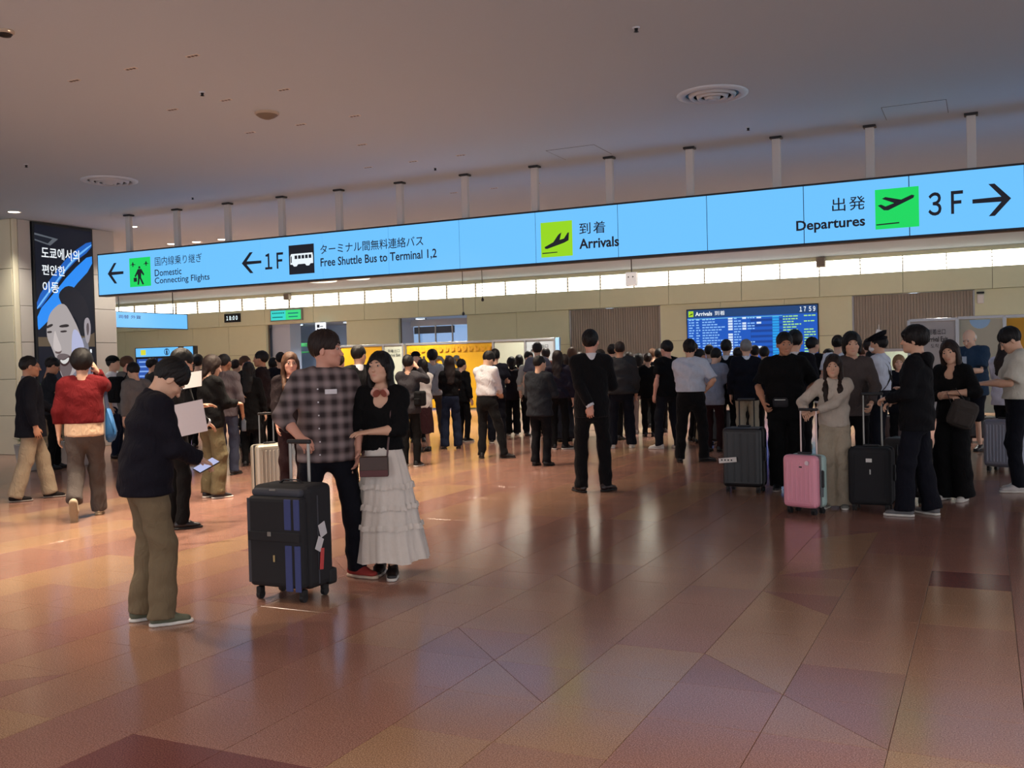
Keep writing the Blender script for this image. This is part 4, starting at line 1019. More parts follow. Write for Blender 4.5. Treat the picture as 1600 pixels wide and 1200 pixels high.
    if st in ('cap', 'guardcap'): pass
    if extra and 'cap' in extra:
        cm, kind = extra['cap']
        pr = [El(H_((0, -.018, .050)), V3(.092, .112, .092) * Sx, Rh, k=.01)]
        if kind == 'guard': pr = [Pr(H_((0, -.01, .052)), H_((0, -.005, .095)), (.092, .110), (.098, .116), Rh[:, 0], k=.006, flat=(True, True)), Pr(H_((0, .0, .092)), H_((0, .018, .128)), (.100, .118), (.128, .142), Rh[:, 0], k=.008, flat=(True, True))]
        def cp(D, X, Y, Z):
            q2 = (X - hc[0]) * Rh[0, 2] + (Y - hc[1]) * Rh[1, 2] + (Z - hc[2]) * Rh[2, 2]; return np.maximum(D, -(q2 - .050))
        c_ = sdf_mesh('cap', pr, h['hair'], cm, root_, post=cp, scale=s)
        if kind != 'beanie':
            sdf_mesh('cap_brim', [El(H_((0, .105, .055)), V3(.066, .062, .008), Rh @ rx(-.25), k=.01)], .006, cm, root_, scale=s)
    if glasses:
        bm = bmesh.new()
        for sd in (-1, 1):
            n_ = 14; pts = [H_((sd * .031 + .021 * math.cos(2 * math.pi * i / n_), .100, .010 + .016 * math.sin(2 * math.pi * i / n_))) for i in range(n_)]
            for i in range(n_): add_cyl(bm, T4(pts[i]), T4(pts[(i + 1) % n_]), .0018 * s, n=5)
            add_cyl(bm, T4(H_((sd * .052, .098, .014))), T4(H_((sd * .079, .0, .008))), .002 * s, n=5)
        add_cyl(bm, T4(H_((-.010, .101, .013))), T4(H_((.010, .101, .013))), .0018 * s, n=5)
        bm_obj('glasses', bm, M_GLASSES, root_)
    if mask:
        sdf_mesh('face_mask', [El(H_((0, .052, -.048)), V3(.062, .066, .048) * Sx, Rh, k=.02)], h['head'], M_MASK, root_, scale=s)
    # ---------------- top garment
    fit = top.get('fit', .018); box_ = top.get('box', .3); hem = top.get('hem', .86); tm = top.get('m'); sl = top.get('sleeve', 1.0); sf = top.get('sfit', fit * .8)
    if tm is not None:
        wy = .088 + (.105 - .088) * box_; wx = .125 + (.152 - .125) * box_
        nm = top.get('name', 'shirt')
        hp2 = pel + V3(0, 0, hem - .965)
        pr = [Pr(waist, chest, ((wx + fit) * bw, (wy + fit) * bw), ((.154 + fit) * bw, (.102 + fit) * bw), Rt[:, 0], k=.03), Pr(chest, pel + Rt @ V3(0, 0, .41), ((.150 + fit) * bw, (.102 + fit) * bw), ((.138 + fit * .6) * bw, (.082 + fit * .5) * bw), Rt[:, 0], k=.03),
              Pr(Sh[-1], Sh[1], .050 + fit * .5, .050 + fit * .5, (0, 1, 0), k=.05), Pr(nb + Rt @ V3(-.085, 0, -.03), nb + Rt @ V3(.085, 0, -.03), .034 + fit * .3, .034 + fit * .3, k=.06), Pr(nb + Rt @ V3(-.05, -.01, .012), Sh[-1] + Rt @ V3(.02, 0, .03), .030, .030 + fit * .3, k=.04), Pr(nb + Rt @ V3(.05, -.01, .012), Sh[1] + Rt @ V3(-.02, 0, .03), .030, .030 + fit * .3, k=.04)]
        if hem < 1.02:
            fl2 = top.get('flare', 0.0)
            pr += [Pr(waist, pel, ((wx + fit) * bw, (wy + fit) * bw), ((.158 + fit) * bw, (.112 + fit) * bw), Rt[:, 0], k=.03)]
            if hem < .93: pr += [Pr(pel, hp2 - V3(0, 0, .03), ((.158 + fit) * bw, (.112 + fit) * bw), ((.162 + fit + fl2) * bw, (.116 + fit + fl2) * bw), k=.03)]
        fold = folds(top.get('fold', .006) * 1.25, seed); fit *= .85
        Rti = Rt
        def tpost(D, X, Y, Z):
            D = fold(D, X, Y, Z)
            if hem < .965: return np.maximum(D, (hem - drop) - Z + 0 * X)
            zz = (X - pel[0]) * Rti[0, 2] + (Y - pel[1]) * Rti[1, 2] + (Z - pel[2]) * Rti[2, 2]
            return np.maximum(D, (hem - .965) - zz)
        apr = []
        for sd in (-1, 1):
            S_, e, w_ = arms[sd]
            if sl <= .5:
                e2 = S_ + (e - S_) * (sl * 2); pr.append(Pr(S_, e2, .047 + sf, .046 + sf, k=.035, flat=(False, True)))
            else:
                pr.append(Pr(S_, e, .047 + sf, .038 + sf, k=.035))
                e2 = e + (w_ - e) * ((sl - .5) * 2); rr = .038 - (.038 - .026) * ((sl - .5) * 2)
                pr.append(Pr(e, e2, .038 + sf, rr + sf * .9, k=.02, flat=(False, True)))
        nr = {'crew': .062, 'v': .075, 'coll': .058, 'none': .01, 'deep': .088}[neck]
        sub = [(Pr(nb - nd * .005, nb + nd * .2, nr, nr + .03), .008)] if neck != 'none' else []
        if neck in ('v', 'deep'): sub.append((El(nb + Rt @ V3(0, .10, -.055), V3(.055, .06, .10), Rt), .008))
        sdf_mesh(nm, pr, h['top'], tm, root_, sub=sub, post=tpost, scale=s)
        if top.get('collar') is not None:
            cr = .060 if not fem else .053
            D0 = [Pr(nb - nd * .035, nb + nd * .042, (cr + .018, cr + .018), (cr + .007, cr + .010), Rt[:, 0], flat=(False, True), k=.01)]
            sdf_mesh('collar', D0, max(.0085, h['head']), top['collar'], root_, sub=[(Pr(nb, nb + nd * .1, cr - .004, cr - .004), .003)], scale=s)
        if top.get('hood') is not None:
            sdf_mesh('hood', [Pr(nb + Rt @ V3(-.05, -.075, -.01), nb + Rt @ V3(.05, -.075, -.01), .055, .055, k=.03), Pr(nb + Rt @ V3(0, -.10, -.02), nb + Rt @ V3(0, -.11, -.10), (.085, .03), (.04, .02), Rt[:, 0], k=.04)], max(h['hair'], .01), top['hood'], root_, scale=s)
        if top.get('cuff') is not None:
            for sd in (-1, 1):
                S_, e, w_ = arms[sd]; d = unit(w_ - e); c0 = e + (w_ - e) * ((sl - .5) * 2)
                sdf_mesh('cuff', [Pr(c0 - d * .01, c0 + d * .02, .034 + sf * .5, .034 + sf * .5, flat=(True, True), k=.002)], max(h['hand'], .006), top['cuff'], root_, scale=s)
    if top.get('under') is not None:   # shirt hem below the top
        um, z0, z1 = top['under']
        sdf_mesh('undershirt', [Pr(V3(pel[0], pel[1], z1), V3(pel[0], pel[1], z0), ((.150 + fit) * bw, (.104 + fit) * bw), ((.156 + fit) * bw, (.112 + fit) * bw), flat=(False, True), k=.01)], h['top'], um, root_, post=folds(.0015, seed + 5), scale=s)
    # ---------------- lower garment
    bmn = bot.get('m'); kind = bot.get('kind', 'trousers'); bf = bot.get('fit', .014); end = bot.get('end', .05); fold2 = folds(bot.get('fold', .006) * 1.15, seed + 3, .8)
    if kind == 'skirt':
        z0 = bot.get('z0', 1.03) - drop; z1 = end; n = 72 if lv[:4] == 'near' else 36; tiers = bot.get('tiers', [(z0, .115), ((z0 + z1) / 2, .2), (z1, bot.get('flare', .27))])
        V = []; Fc = []; ns = 40 if lv[:4] == 'near' else 14
        for k in range(ns + 1):
            z = z0 + (z1 - z0) * k / ns; zz = [t[0] for t in tiers]; rr_ = np.interp(-z, [-q for q in zz], [t[1] for t in tiers])
            fr = (z0 - z) / (z0 - z1)
            cxy = pel[:2] * (1 - fr) + np.array([mid[0] + bot.get('swing', (0, 0))[0], mid[1] + bot.get('swing', (0, 0))[1]]) * fr
            for i in range(n):
                an = 2 * math.pi * i / n
                w_ = 1 + (.045 * fr + .02) * math.sin(9 * an + 2 * fr) + (.03 * fr + .018) * math.sin(23 * an + 3 * math.sin(6 * z)) + bot.get('ruf', 0) * math.sin(29 * an + k)
                r_ = rr_ * w_
                for (tz, bump_) in bot.get('ruffles', []):
                    r_ += bump_ * math.exp(-((z - tz) / .016) ** 2) * (1 + .5 * math.sin(31 * an + tz * 40))
                V.append((cxy[0] + r_ * math.cos(an), cxy[1] + r_ * .86 * math.sin(an), z + .012 * math.sin(5 * an + 1) * fr))
        for k in range(ns):
            for i in range(n): j = (i + 1) % n; Fc.append((k * n + i, (k + 1) * n + i, (k + 1) * n + j, k * n + j))
        Fc.append(tuple(range(n)))
        me = bpy.data.meshes.new('skirt'); me.from_pydata([T4(v) for v in V], [], Fc); o_ = link('skirt', me, bmn, root_, True)
        for i_, (tz, b2) in enumerate(bot.get('ruffles', [])):
            V = []; Fc = []; rr_ = np.interp(-tz, [-t[0] for t in tiers], [t[1] for t in tiers]); fr = (z0 - tz) / (z0 - z1)
            cxy = pel[:2] * (1 - fr) + np.array([mid[0] + bot.get('swing', (0, 0))[0], mid[1] + bot.get('swing', (0, 0))[1]]) * fr
            for k in range(4):
                for i in range(n * 2):
                    an = math.pi * i / n; r_ = rr_ * (1 + (.045 * fr + .02) * math.sin(9 * an + 2 * fr) + (.03 * fr + .018) * math.sin(23 * an + 3 * math.sin(6 * tz))) + .006 + (.003 + .003 * k) * (1 + .8 * math.sin(41 * an + k * .7 + 5 * math.sin(3 * an + i_)))
                    V.append((cxy[0] + r_ * math.cos(an), cxy[1] + r_ * .86 * math.sin(an), tz + .02 - .014 * k + .007 * math.sin(7 * an + i_ * 2) + .004 * math.sin(29 * an)))
            m2 = n * 2
            for k in range(3):
                for i in range(m2): j = (i + 1) % m2; Fc.append((k * m2 + i, (k + 1) * m2 + i, (k + 1) * m2 + j, k * m2 + j))
            me = bpy.data.meshes.new('ruffle'); me.from_pydata([T4(v) for v in V], [], Fc); link('ruffle', me, bmn, root_, True)
    elif bmn is not None:
        wz = bot.get('waist', 1.03 if hem > .99 else min(1.03, hem + .07)) - drop; wide = bot.get('wide', 0.0); pf = bf if hem > .99 else min(bf, fit * .55)
        pr = [Pr(pel, V3(pel[0], pel[1], wz) + (Rt @ V3(0, 0, .05)) * V3(1, 1, 0), ((.150 + pf) * bw, (.104 + pf) * bw), ((.130 + pf) * bw, (.094 + pf) * bw), k=.03), Pr(pel + V3(0, -.005, -.05), pel, ((.148 + pf) * bw, (.108 + pf) * bw), ((.150 + pf) * bw, (.104 + pf) * bw), k=.03)]
        for sd in (-1, 1):
            hp_, kn, an, ft = legs[sd]
            pr.append(Pr(hp_ + V3(0, 0, -.03), kn, (.078 + min(bf, .02)) * bw, (.054 + bf + wide * .5), k=.03))
            lowd = unit(an - kn); e2 = an - lowd * 0.0 + V3(0, 0, 0)
            if ft[3] > .05: e3 = kn + lowd * .40; pr.append(Pr(kn, e3, .054 + bf + wide * .5, .046 + bf + wide, k=.03, flat=(False, True)))
            elif end > .3:
                t_ = (kn[2] - end) / max(.01, kn[2] - an[2])
                e3 = kn + (an - kn) * max(.05, t_); pr.append(Pr(kn, e3, .054 + bf + wide * .5, .054 + bf + wide, k=.03, flat=(False, True)))
            else:
                e3 = an + lowd * (max(0.0, an[2] - end)) ; pr.append(Pr(kn, e3, .054 + bf + wide * .5, (.044 + bf + wide, .048 + bf + wide), k=.03, flat=(False, True)))
        def bpost(D, X, Y, Z):
            D = fold2(D, X, Y, Z)
            D = np.maximum(D, Z - wz)
            if end < .3: D = np.maximum(D, (end - .02) - Z)
            return D
        sdf_mesh('trousers' if end < .3 else 'shorts', pr, h['bot'], bmn, root_, post=bpost, scale=s)
    # ---------------- shoes
    su, so = shoe
    SU = su if not isinstance(su, str) else {'k': M_BLACKSHOE, 'w': M_SOLEW, 'g': mat('shoe_grey', srgb(120, 118, 112), rough=.7)}[su]
    SO = so if not isinstance(so, str) else {'k': M_SOLEK, 'w': M_SOLEW}[so]
    for sd in (-1, 1):
        hp_, kn, an, ft = legs[sd]; fa = math.radians(ft[2]); fdv = V3(-math.sin(fa), math.cos(fa), 0)
        zz = ft[3]; pitch_ = ft[4]
        if pitch_: fdv = unit(V3(fdv[0] * math.cos(math.radians(pitch_)), fdv[1] * math.cos(math.radians(pitch_)), -math.sin(math.radians(pitch_))))
        up = unit(np.cross(V3(fdv[1], -fdv[0], 0), fdv)) if pitch_ else V3(0, 0, 1)
        if up[2] < 0: up = -up
        c0 = an - up * .085 if pitch_ else V3(an[0], an[1], zz)
        lat = unit(np.cross(fdv, up))
        def P_(f_, u_): return c0 + fdv * f_ + up * u_
        pr = [Pr(P_(-.045, .045), P_(.05, .05), (.036, .035), (.040, .036), lat, k=.02), Pr(P_(.05, .044), P_(.150, .032), (.042, .030), (.040, .020), lat, k=.03), Pr(P_(-.02, .06), P_(-.02, .098), (.036, .04), (.038, .045), fdv * 0 + lat, k=.03, flat=(False, True))]
        def spost(D, X, Y, Z, c0=c0, up=up):
            u_ = (X - c0[0]) * up[0] + (Y - c0[1]) * up[1] + (Z - c0[2]) * up[2]; return np.maximum(D, -(u_ - .016))
        so_ = sdf_mesh('shoe', pr, h['shoe'], SU, root_, post=spost, scale=s)
        def qpost(D, X, Y, Z, c0=c0, up=up):
            u_ = (X - c0[0]) * up[0] + (Y - c0[1]) * up[1] + (Z - c0[2]) * up[2]; return np.maximum(np.maximum(D, -(u_ - .001)), u_ - .022)
        q = sdf_mesh('sole', [Pr(P_(-.045, .012), P_(.05, .012), (.040, .04), (.044, .04), lat, k=.02), Pr(P_(.05, .012), P_(.155, .012), (.044, .04), (.041, .04), lat, k=.02)], max(.008, h['shoe']), SO, root_, post=qpost, scale=s)
    # world transforms for props
    Mw = np.array(Matrix.Translation((g[0], g[1], 0)) @ Matrix.Rotation(rzv, 4, 'Z'))
    def W3(p): return Mw[:3, :3] @ (np.array(p) * s) + Mw[:3, 3]
    info = dict(root=root_, W=W3, D=lambda v: Mw[:3, :3] @ np.array(v, float), hands=hinfo, hc=hc, Rh=Rh, pel=pel, nb=nb, Rt=Rt, Sh=Sh, s=s, g=g, chest=chest, arms=arms, rz=rzv)
    return info
# ================================================================== PROPS
def frame(x, y, z):
    """4x4 from three axes"""
    return Matrix(((x[0], y[0], z[0]), (x[1], y[1], z[1]), (x[2], y[2], z[2])))
M_SCREENP = screen('phone_glow', srgb(190, 195, 235), .9); M_PHONE = mat('phone_body', srgb(22, 22, 26), rough=.3, noise=0)
def phone(inf, sd, label, white=False):
    w_, d, n = inf['hands'][sd]; c = inf['W'](w_ + d * .075 + n * .022)
    X = inf['D'](d); N = -inf['D'](n); N = unit(N); X = unit(X - N * (X @ N)); Yv = np.cross(N, X)
    r = root('phone', label, 'phone', c); r.rotation_euler = frame(Yv, X, N).to_euler()
    m = M_PHONE if not white else mat('phone_white', srgb(225, 225, 230), rough=.3, noise=0)
    box('case', (0, 0, 0), (.076, .155, .009), m, r, .0035, seg=1); box('screen', (0, 0, .005), (.068, .146, .001), M_SCREENP if not white else mat('phone_back_white', srgb(232, 232, 238), rough=.3, noise=0), r)
    return r
M_SUITK = mat('suitcase_black_shell', srgb(26, 27, 30), rough=.42, noise=.05, coat=.1); M_WHEEL = mat('wheel_rubber', srgb(18, 18, 20), rough=.6, noise=0)
M_ALU = mat('handle_tube', srgb(150, 148, 142), rough=.35, metal=.8, noise=.03); M_GRIP = mat('handle_grip', srgb(26, 26, 28), rough=.5, noise=0)
def suitcase(x, yf, label, rzdeg, w=.46, d=.28, h=.66, shell=M_SUITK, ribs=6, handle=.40, band=None, side_m=None, tube_m=None, group=None, ribn='rib', back=None):
    """standing wheeled case; rz turns its broad face (local -Y)"""
    g = atz(x, yf, 0); r = root('suitcase', label, 'suitcase', (g[0], g[1], 0), math.radians(rzdeg), group)
    z0 = .065; hh = h - z0
    sm = side_m or shell
    box('shell', (0, -d * .26, z0 + hh / 2), (w, d * .48, hh), shell, r, .045, seg=3)
    box('shell', (0, d * .26, z0 + hh / 2), (w, d * .48, hh), sm, r, .045, seg=3)
    box('zip_band', (0, 0, z0 + hh / 2), (w - .006, .022, hh - .006), band or M_GRIP, r, .01)
    for k in range(ribs):
        xx = -w / 2 + .06 + k * (w - .12) / max(1, ribs - 1)
        for sy in (-1, 1): box(ribn, (xx, sy * d * .5, z0 + hh / 2), (.018, .010, hh - .13), shell if sy < 0 else sm, r, .004, seg=1)
    for sx in (-1, 1):
        for sy in (-1, 1):
            c = (sx * (w / 2 - .05), sy * (d / 2 - .05)); 
            wl_ = box('caster', (c[0], c[1], .055), (.034, .045, .035), M_WHEEL, r, .008)
            for o in (-.012, .012): cyl('wheel', (c[0] + o - .007, c[1] + .01, .026), (c[0] + o + .007, c[1] + .01, .026), .0255, M_WHEEL, r, n=14)
    box('carry_handle', (0, 0, h + .012), (.15, .026, .022), M_GRIP, r, .008)
    box('side_handle', (w / 2 + .012, 0, z0 + hh * .55), (.022, .026, .16), M_GRIP, r, .008)
    if handle:
        tm = tube_m or M_ALU
        for sx in (-1, 1): cyl('handle_tube', (sx * .085, d / 2 - .045, h - .02), (sx * .085, d / 2 - .045, h + handle), .0085, tm, r, n=8)
        box('handle_grip', (0, d / 2 - .045, h + handle + .008), (.205, .032, .028), M_GRIP, r, .01)
    return r
def bag_strap(name, pts, wd, m, parent=None):
    V = []; Fc = []
    pts = [np.array(p, float) for p in pts]
    for i, p in enumerate(pts):
        t = unit(pts[min(i + 1, len(pts) - 1)] - pts[max(i - 1, 0)]); n = unit(np.cross(t, V3(0, 0, 1)) if abs(t[2]) < .9 else np.cross(t, V3(1, 0, 0)))
        b_ = np.cross(t, n)
        for (q, e) in ((1, 1), (-1, 1), (-1, -1), (1, -1)): V.append(tuple(p + n * q * wd * .5 + b_ * e * .0025))
    for i in range(len(pts) - 1):
        for k in range(4): k2 = (k + 1) % 4; Fc.append((i * 4 + k, i * 4 + k2, (i + 1) * 4 + k2, (i + 1) * 4 + k))
    Fc += [(0, 1, 2, 3), tuple(len(V) - 4 + k for k in (3, 2, 1, 0))]
    me = bpy.data.meshes.new(name); me.from_pydata(V, [], Fc); return link(name, me, m, parent)
def surf_strap(inf, parent, m, wd=.022, off=.118, side=1, front=True):
    """diagonal strap across the torso from one shoulder to the other hip, all the way round (parent at world origin)"""
    pel, Rt, W = inf['pel'], inf['Rt'], inf['W']; pts = []
    for k in range(25):
        t = 2 * math.pi * k / 24; 
        u_ = math.cos(t)   # 1 shoulder, -1 hip
        z = .24 + .235 * u_; x = side * (.09 + .0 * u_) * u_ * 1.05 if u_ > 0 else side * .165 * u_
        y = (off + .012) * math.sin(t)
        pts.append(W(pel + Rt @ V3(x, y, z)))
    return bag_strap('strap', pts, wd * inf['s'], m, parent)
def rbag(inf, label, kind, m, off, size, category='bag', strap=None, side=1, rzd=0, strapm=None):
    """bag hanging on the torso: off = centre offset from the pelvis in the body frame"""
    c = inf['pel'] + inf['Rt'] @ V3(*off); r = root(kind, label, category, (0, 0, 0))
    Wc = inf['W'](c); rot = Matrix.Rotation(inf['rz'] + math.radians(rzd), 3, 'Z')
    sx, sy, sz = [v * inf['s'] for v in size]
    o = box('bag_body', tuple(Wc), (sx, sy, sz), m, r, min(sx, sy, sz) * .28, rot=rot, seg=3)
    me = o.data
    o2 = box('pocket', tuple(Wc + np.array(rot @ Vector((0, (-1 if off[1] < 0 else 1) * sy * .5, -sz * .18)))), (sx * .7, sy * .25, sz * .42), m, r, min(sx, sy) * .1, rot=rot)
    if strap: surf_strap(inf, r, strapm or m, side=side)
    return r
def backpack(inf, label, m, size=(.30, .16, .42), off=(0, -.20, .26), strapm=None):
    r = rbag(inf, label, 'backpack', m, off, size)
    pel, Rt, W = inf['pel'], inf['Rt'], inf['W']
    for sd in (-1, 1):
        pts = [W(pel + Rt @ V3(sd * .09, -.14, .40)), W(pel + Rt @ V3(sd * .10, -.07, .515)), W(pel + Rt @ V3(sd * .105, .02, .525)), W(pel + Rt @ V3(sd * .11, .10, .44)), W(pel + Rt @ V3(sd * .13, .13, .30)), W(pel + Rt @ V3(sd * .155, .05, .17)), W(pel + Rt @ V3(sd * .12, -.12, .13))]
        bag_strap('shoulder_strap', pts, .045 * inf['s'], strapm or m, r)
    return r
# ================================================================== THE CROWD
def C(*rgb, n='cloth'): return cloth('%s_%02x%02x%02x' % ((n,) + rgb), rgb)
NAVY = cloth('cloth_navy', (24, 27, 40)); BLACK = cloth('cloth_black', (20, 20, 23)); CHAR = cloth('cloth_charcoal', (46, 45, 48)); SUITM = cloth('suit_wool_black', (22, 22, 27), sheen=.05)
WHITE = cloth('shirt_cotton_white', (222, 222, 226)); KHAKI = cloth('cloth_khaki', (150, 134, 112)); OLIVE = cloth('cloth_olive_brown', (112, 98, 76)); JEANS = cloth('denim_dark', (32, 42, 66)); GREYD = cloth('cloth_dark_grey', (62, 62, 66))
DNAVY = cloth('denim_jacket_navy', (30, 28, 42))
def plaid():
    m = bpy.data.materials.new('plaid_cotton'); m.use_nodes = True; nt = m.node_tree; b = nt.nodes['Principled BSDF']
    tc = nt.nodes.new('ShaderNodeTexCoord'); sx = nt.nodes.new('ShaderNodeSeparateXYZ'); nt.links.new(tc.outputs['Object'], sx.inputs[0])
    def wave(out, fr, ph, powr=1.0):
        a = nt.nodes.new('ShaderNodeMath'); a.operation = 'MULTIPLY_ADD'; a.inputs[1].default_value = fr * 2 * math.pi; a.inputs[2].default_value = ph; nt.links.new(out, a.inputs[0])
        s_ = nt.nodes.new('ShaderNodeMath'); s_.operation = 'SINE'; nt.links.new(a.outputs[0], s_.inputs[0])
        mr = nt.nodes.new('ShaderNodeMapRange'); mr.inputs[1].default_value = -.75; mr.inputs[2].default_value = .95; nt.links.new(s_.outputs[0], mr.inputs[0]); return mr.outputs[0]
    wx = wave(sx.outputs['X'], 11.5, .4); wz = wave(sx.outputs['Z'], 11.5, .2)
    m1 = nt.nodes.new('ShaderNodeMixRGB'); m1.inputs[1].default_value = srgb(30, 22, 24) + (1,); m1.inputs[2].default_value = srgb(98, 86, 86) + (1,); nt.links.new(wx, m1.inputs[0])
    m2 = nt.nodes.new('ShaderNodeMixRGB'); m2.inputs[1].default_value = srgb(30, 22, 22) + (1,); m2.inputs[2].default_value = srgb(112, 102, 102) + (1,); nt.links.new(wz, m2.inputs[0])
    m3 = nt.nodes.new('ShaderNodeMixRGB'); m3.blend_type = 'ADD'; m3.inputs[0].default_value = .85; nt.links.new(m1.outputs[0], m3.inputs[1]); nt.links.new(m2.outputs[0], m3.inputs[2])
    nt.links.new(m3.outputs[0], b.inputs['Base Color']); b.inputs['Roughness'].default_value = .85
    return m
PLAID = plaid()
def T(m, **k): return dict(m=m, **k)
tee = lambda m, **k: T(m, **{**dict(sleeve=.36, fit=.022, hem=.86, name='tshirt'), **k})
suit = lambda m=SUITM, **k: T(m, **{**dict(sleeve=.96, fit=.024, hem=.80, box=.55, name='suit_jacket', collar=WHITE, cuff=WHITE, fold=.002), **k})
jkt = lambda m, **k: T(m, **{**dict(sleeve=.95, fit=.034, hem=.84, box=.8, name='jacket'), **k})
tuck = lambda m, **k: T(m, **{**dict(sleeve=.62, fit=.028, hem=1.01, box=.6, name='shirt', collar=m, fold=.005), **k})
tr = lambda m, **k: dict(m=m, **k)
G = 'people waiting in the arrivals hall'
def P(*a_, **k): k.setdefault('group', G); return person(*a_, **k)
wide = ((-.16, .0, 14), (.16, .02, -14))
# ---- foreground
p1 = P(238, 973, 'person in navy denim jacket and olive trousers looking down at a phone', H=1.63, a=78, lv='near', top=jkt(DNAVY, hem=.845, fit=.042, sfit=.028, collar=DNAVY, box=1.0, fold=.006), bot=tr(OLIVE, fit=.020, wide=.022, fold=.006), shoe=(mat('shoe_green_suede', srgb(92, 96, 78), rough=.8), 'w'), hair=('full', 'k'), lean=9, head=(0, 50, 0), L='phonelow', R='phonelow', feet=((-.11, -.04, 2), (.11, .04, -6)), glasses=True, neck='coll', curl=(.5, .7), build=1.06)
ph = phone(p1, 1, 'lit phone held by the person in the navy denim jacket')
p2 = P(497, 903, 'person in brown plaid shirt pushing the big black suitcase', H=1.77, a=168, lv='near', top=T(PLAID, name='plaid_shirt', sleeve=.74, fit=.030, sfit=.024, hem=.845, box=.8, collar=PLAID, fold=.004), bot=tr(NAVY, fit=.010, wide=.012), shoe=(mat('shoe_red_suede', srgb(150, 50, 44), rough=.8), mat('sole_cream', srgb(196, 176, 156), rough=.7)), hair=('full', 'b'), skin='w', head=(-62, 2, 0), R=(.23, .25, 1.03, .9, -.7, 0), L='pocket', feet=((-.26, .10, 35), (.10, -.02, -8)), neck='coll', curl=(.5, 1.1), build=1.08)
def onto(inf, garment, x, z):
    """front surface point of a garment in the figure's own frame, unscaled"""
    o = [c for c in inf['root'].children if c.name.split('.')[0] == garment][0]; co = np.zeros(len(o.data.vertices) * 3); o.data.vertices.foreach_get('co', co); co = co.reshape(-1, 3) / inf['s']
    m_ = (np.abs(co[:, 0] - x) < .02) & (np.abs(co[:, 2] - z) < .02); return float(co[m_, 1].max()) if m_.any() else .14
def put_on(inf, name, x, z, size, m, garment, bev=.002, dy=.002):
    s_ = inf['s']; y = onto(inf, garment, x, z); return box(name, (x * s_, (y + dy) * s_, z * s_), tuple(v * s_ for v in size), m, inf['root'], bev)
for k_ in range(6):
    put_on(p2, 'button', .0, 1.36 - k_ * .092, (.010, .006, .010), WHITE, 'plaid_shirt', .002)
put_on(p2, 'name_badge', -.09, 1.34, (.085, .008, .034), WHITE, 'plaid_shirt')
p3 = P(607, 897, 'person in black cardigan and tiered white skirt', H=1.61, a=188, lv='near', fem=True, top=T(BLACK, name='cardigan', sleeve=.72, fit=.026, sfit=.02, hem=.985, box=.35), bot=dict(kind='skirt', m=mat('skirt_white_cotton', srgb(222, 214, 204), rough=.9, noise=.06, nscale=30, bump=.3, bscale=120), z0=1.03, end=.13, tiers=[(1.04, .135), (.95, .158), (.76, .195), (.55, .222), (.13, .282)], ruffles=[(.72, .004), (.555, .004), (.40, .004)], swing=(-.05, .0)), hair=('long', 'k'), skin='a', head=(20, -6, 4), L='fold', R='down', neck='deep', shoe=(M_BLACKSHOE, 'w'), feet=((-.05, .10, 4), (.07, -.06, -4)), curl=(.35, .4), twist=0)
# headphones round her neck
hp = root('headphones', 'rose coloured headphones around the neck of the person in the white skirt', 'headphones', (0, 0, 0))
_W, _nb, _Rt = p3['W'], p3['nb'], p3['Rt']
M_ROSE = mat('headphone_rose', srgb(226, 178, 160), rough=.35, metal=.1, noise=0)
pts = [_W(_nb + _Rt @ V3(.074 * math.cos(t), .005 + .070 * math.sin(t), .022 - .03 * max(0, math.sin(t)))) for t in [math.radians(60 - 300 * k / 16) for k in range(17)]]
tube('headband', [tuple(q) for q in pts], .006, M_ROSE, hp)
for sd in (-1, 1):
    c = _W(_nb + _Rt @ V3(sd * .045, .088, -.02)); c2 = _W(_nb + _Rt @ V3(sd * .030, .104, -.03))
    cyl('ear_cup', tuple(c), tuple(c2), .034, M_ROSE, hp, n=20); cyl('ear_pad', tuple(c2), tuple(c2 + (c2 - c) * .4), .028, mat('pad_red', srgb(150, 84, 70), rough=.6, noise=0), hp, n=20)
# cross body bag
M_BAG = mat('bag_brown_leather', srgb(66, 44, 36), rough=.45, noise=.15, nscale=80); M_BAGR = mat('bag_maroon_trim', srgb(84, 30, 30), rough=.45, noise=.05)
cb = root('crossbody_bag', 'small brown and maroon bag across the white skirt', 'bag', (0, 0, 0))
c = p3['W'](V3(.055, .225, .885)); rot = Matrix.Rotation(p3['rz'], 3, 'Z')
box('bag_body', tuple(c), (.205, .055, .145), M_BAG, cb, .012, rot=rot); 
v_ = np.array(rot @ Vector((0, .031, 0)))
box('flap', tuple(c + v_ + V3(0, 0, .022)), (.196, .008, .095), M_BAG, cb, .003, rot=rot); box('trim_band', tuple(c + v_ * .9 + V3(0, 0, -.045)), (.203, .012, .05), M_BAGR, cb, .003, rot=rot)
M_STRAP = mat('strap_mauve', srgb(104, 78, 76), rough=.6, noise=0)
bag_strap('strap', [p3['W'](q) for q in (V3(-.045, .205, .955), V3(-.05, .17, 1.05), V3(-.062, .135, 1.18), V3(-.075, .115, 1.32), V3(-.085, .075, 1.42), V3(-.09, .0, 1.465), V3(-.08, -.08, 1.42), V3(-.0, -.135, 1.25), V3(.12, -.10, 1.05), V3(.165, .06, .98), V3(.155, .205, .95))], .018, M_STRAP, cb)
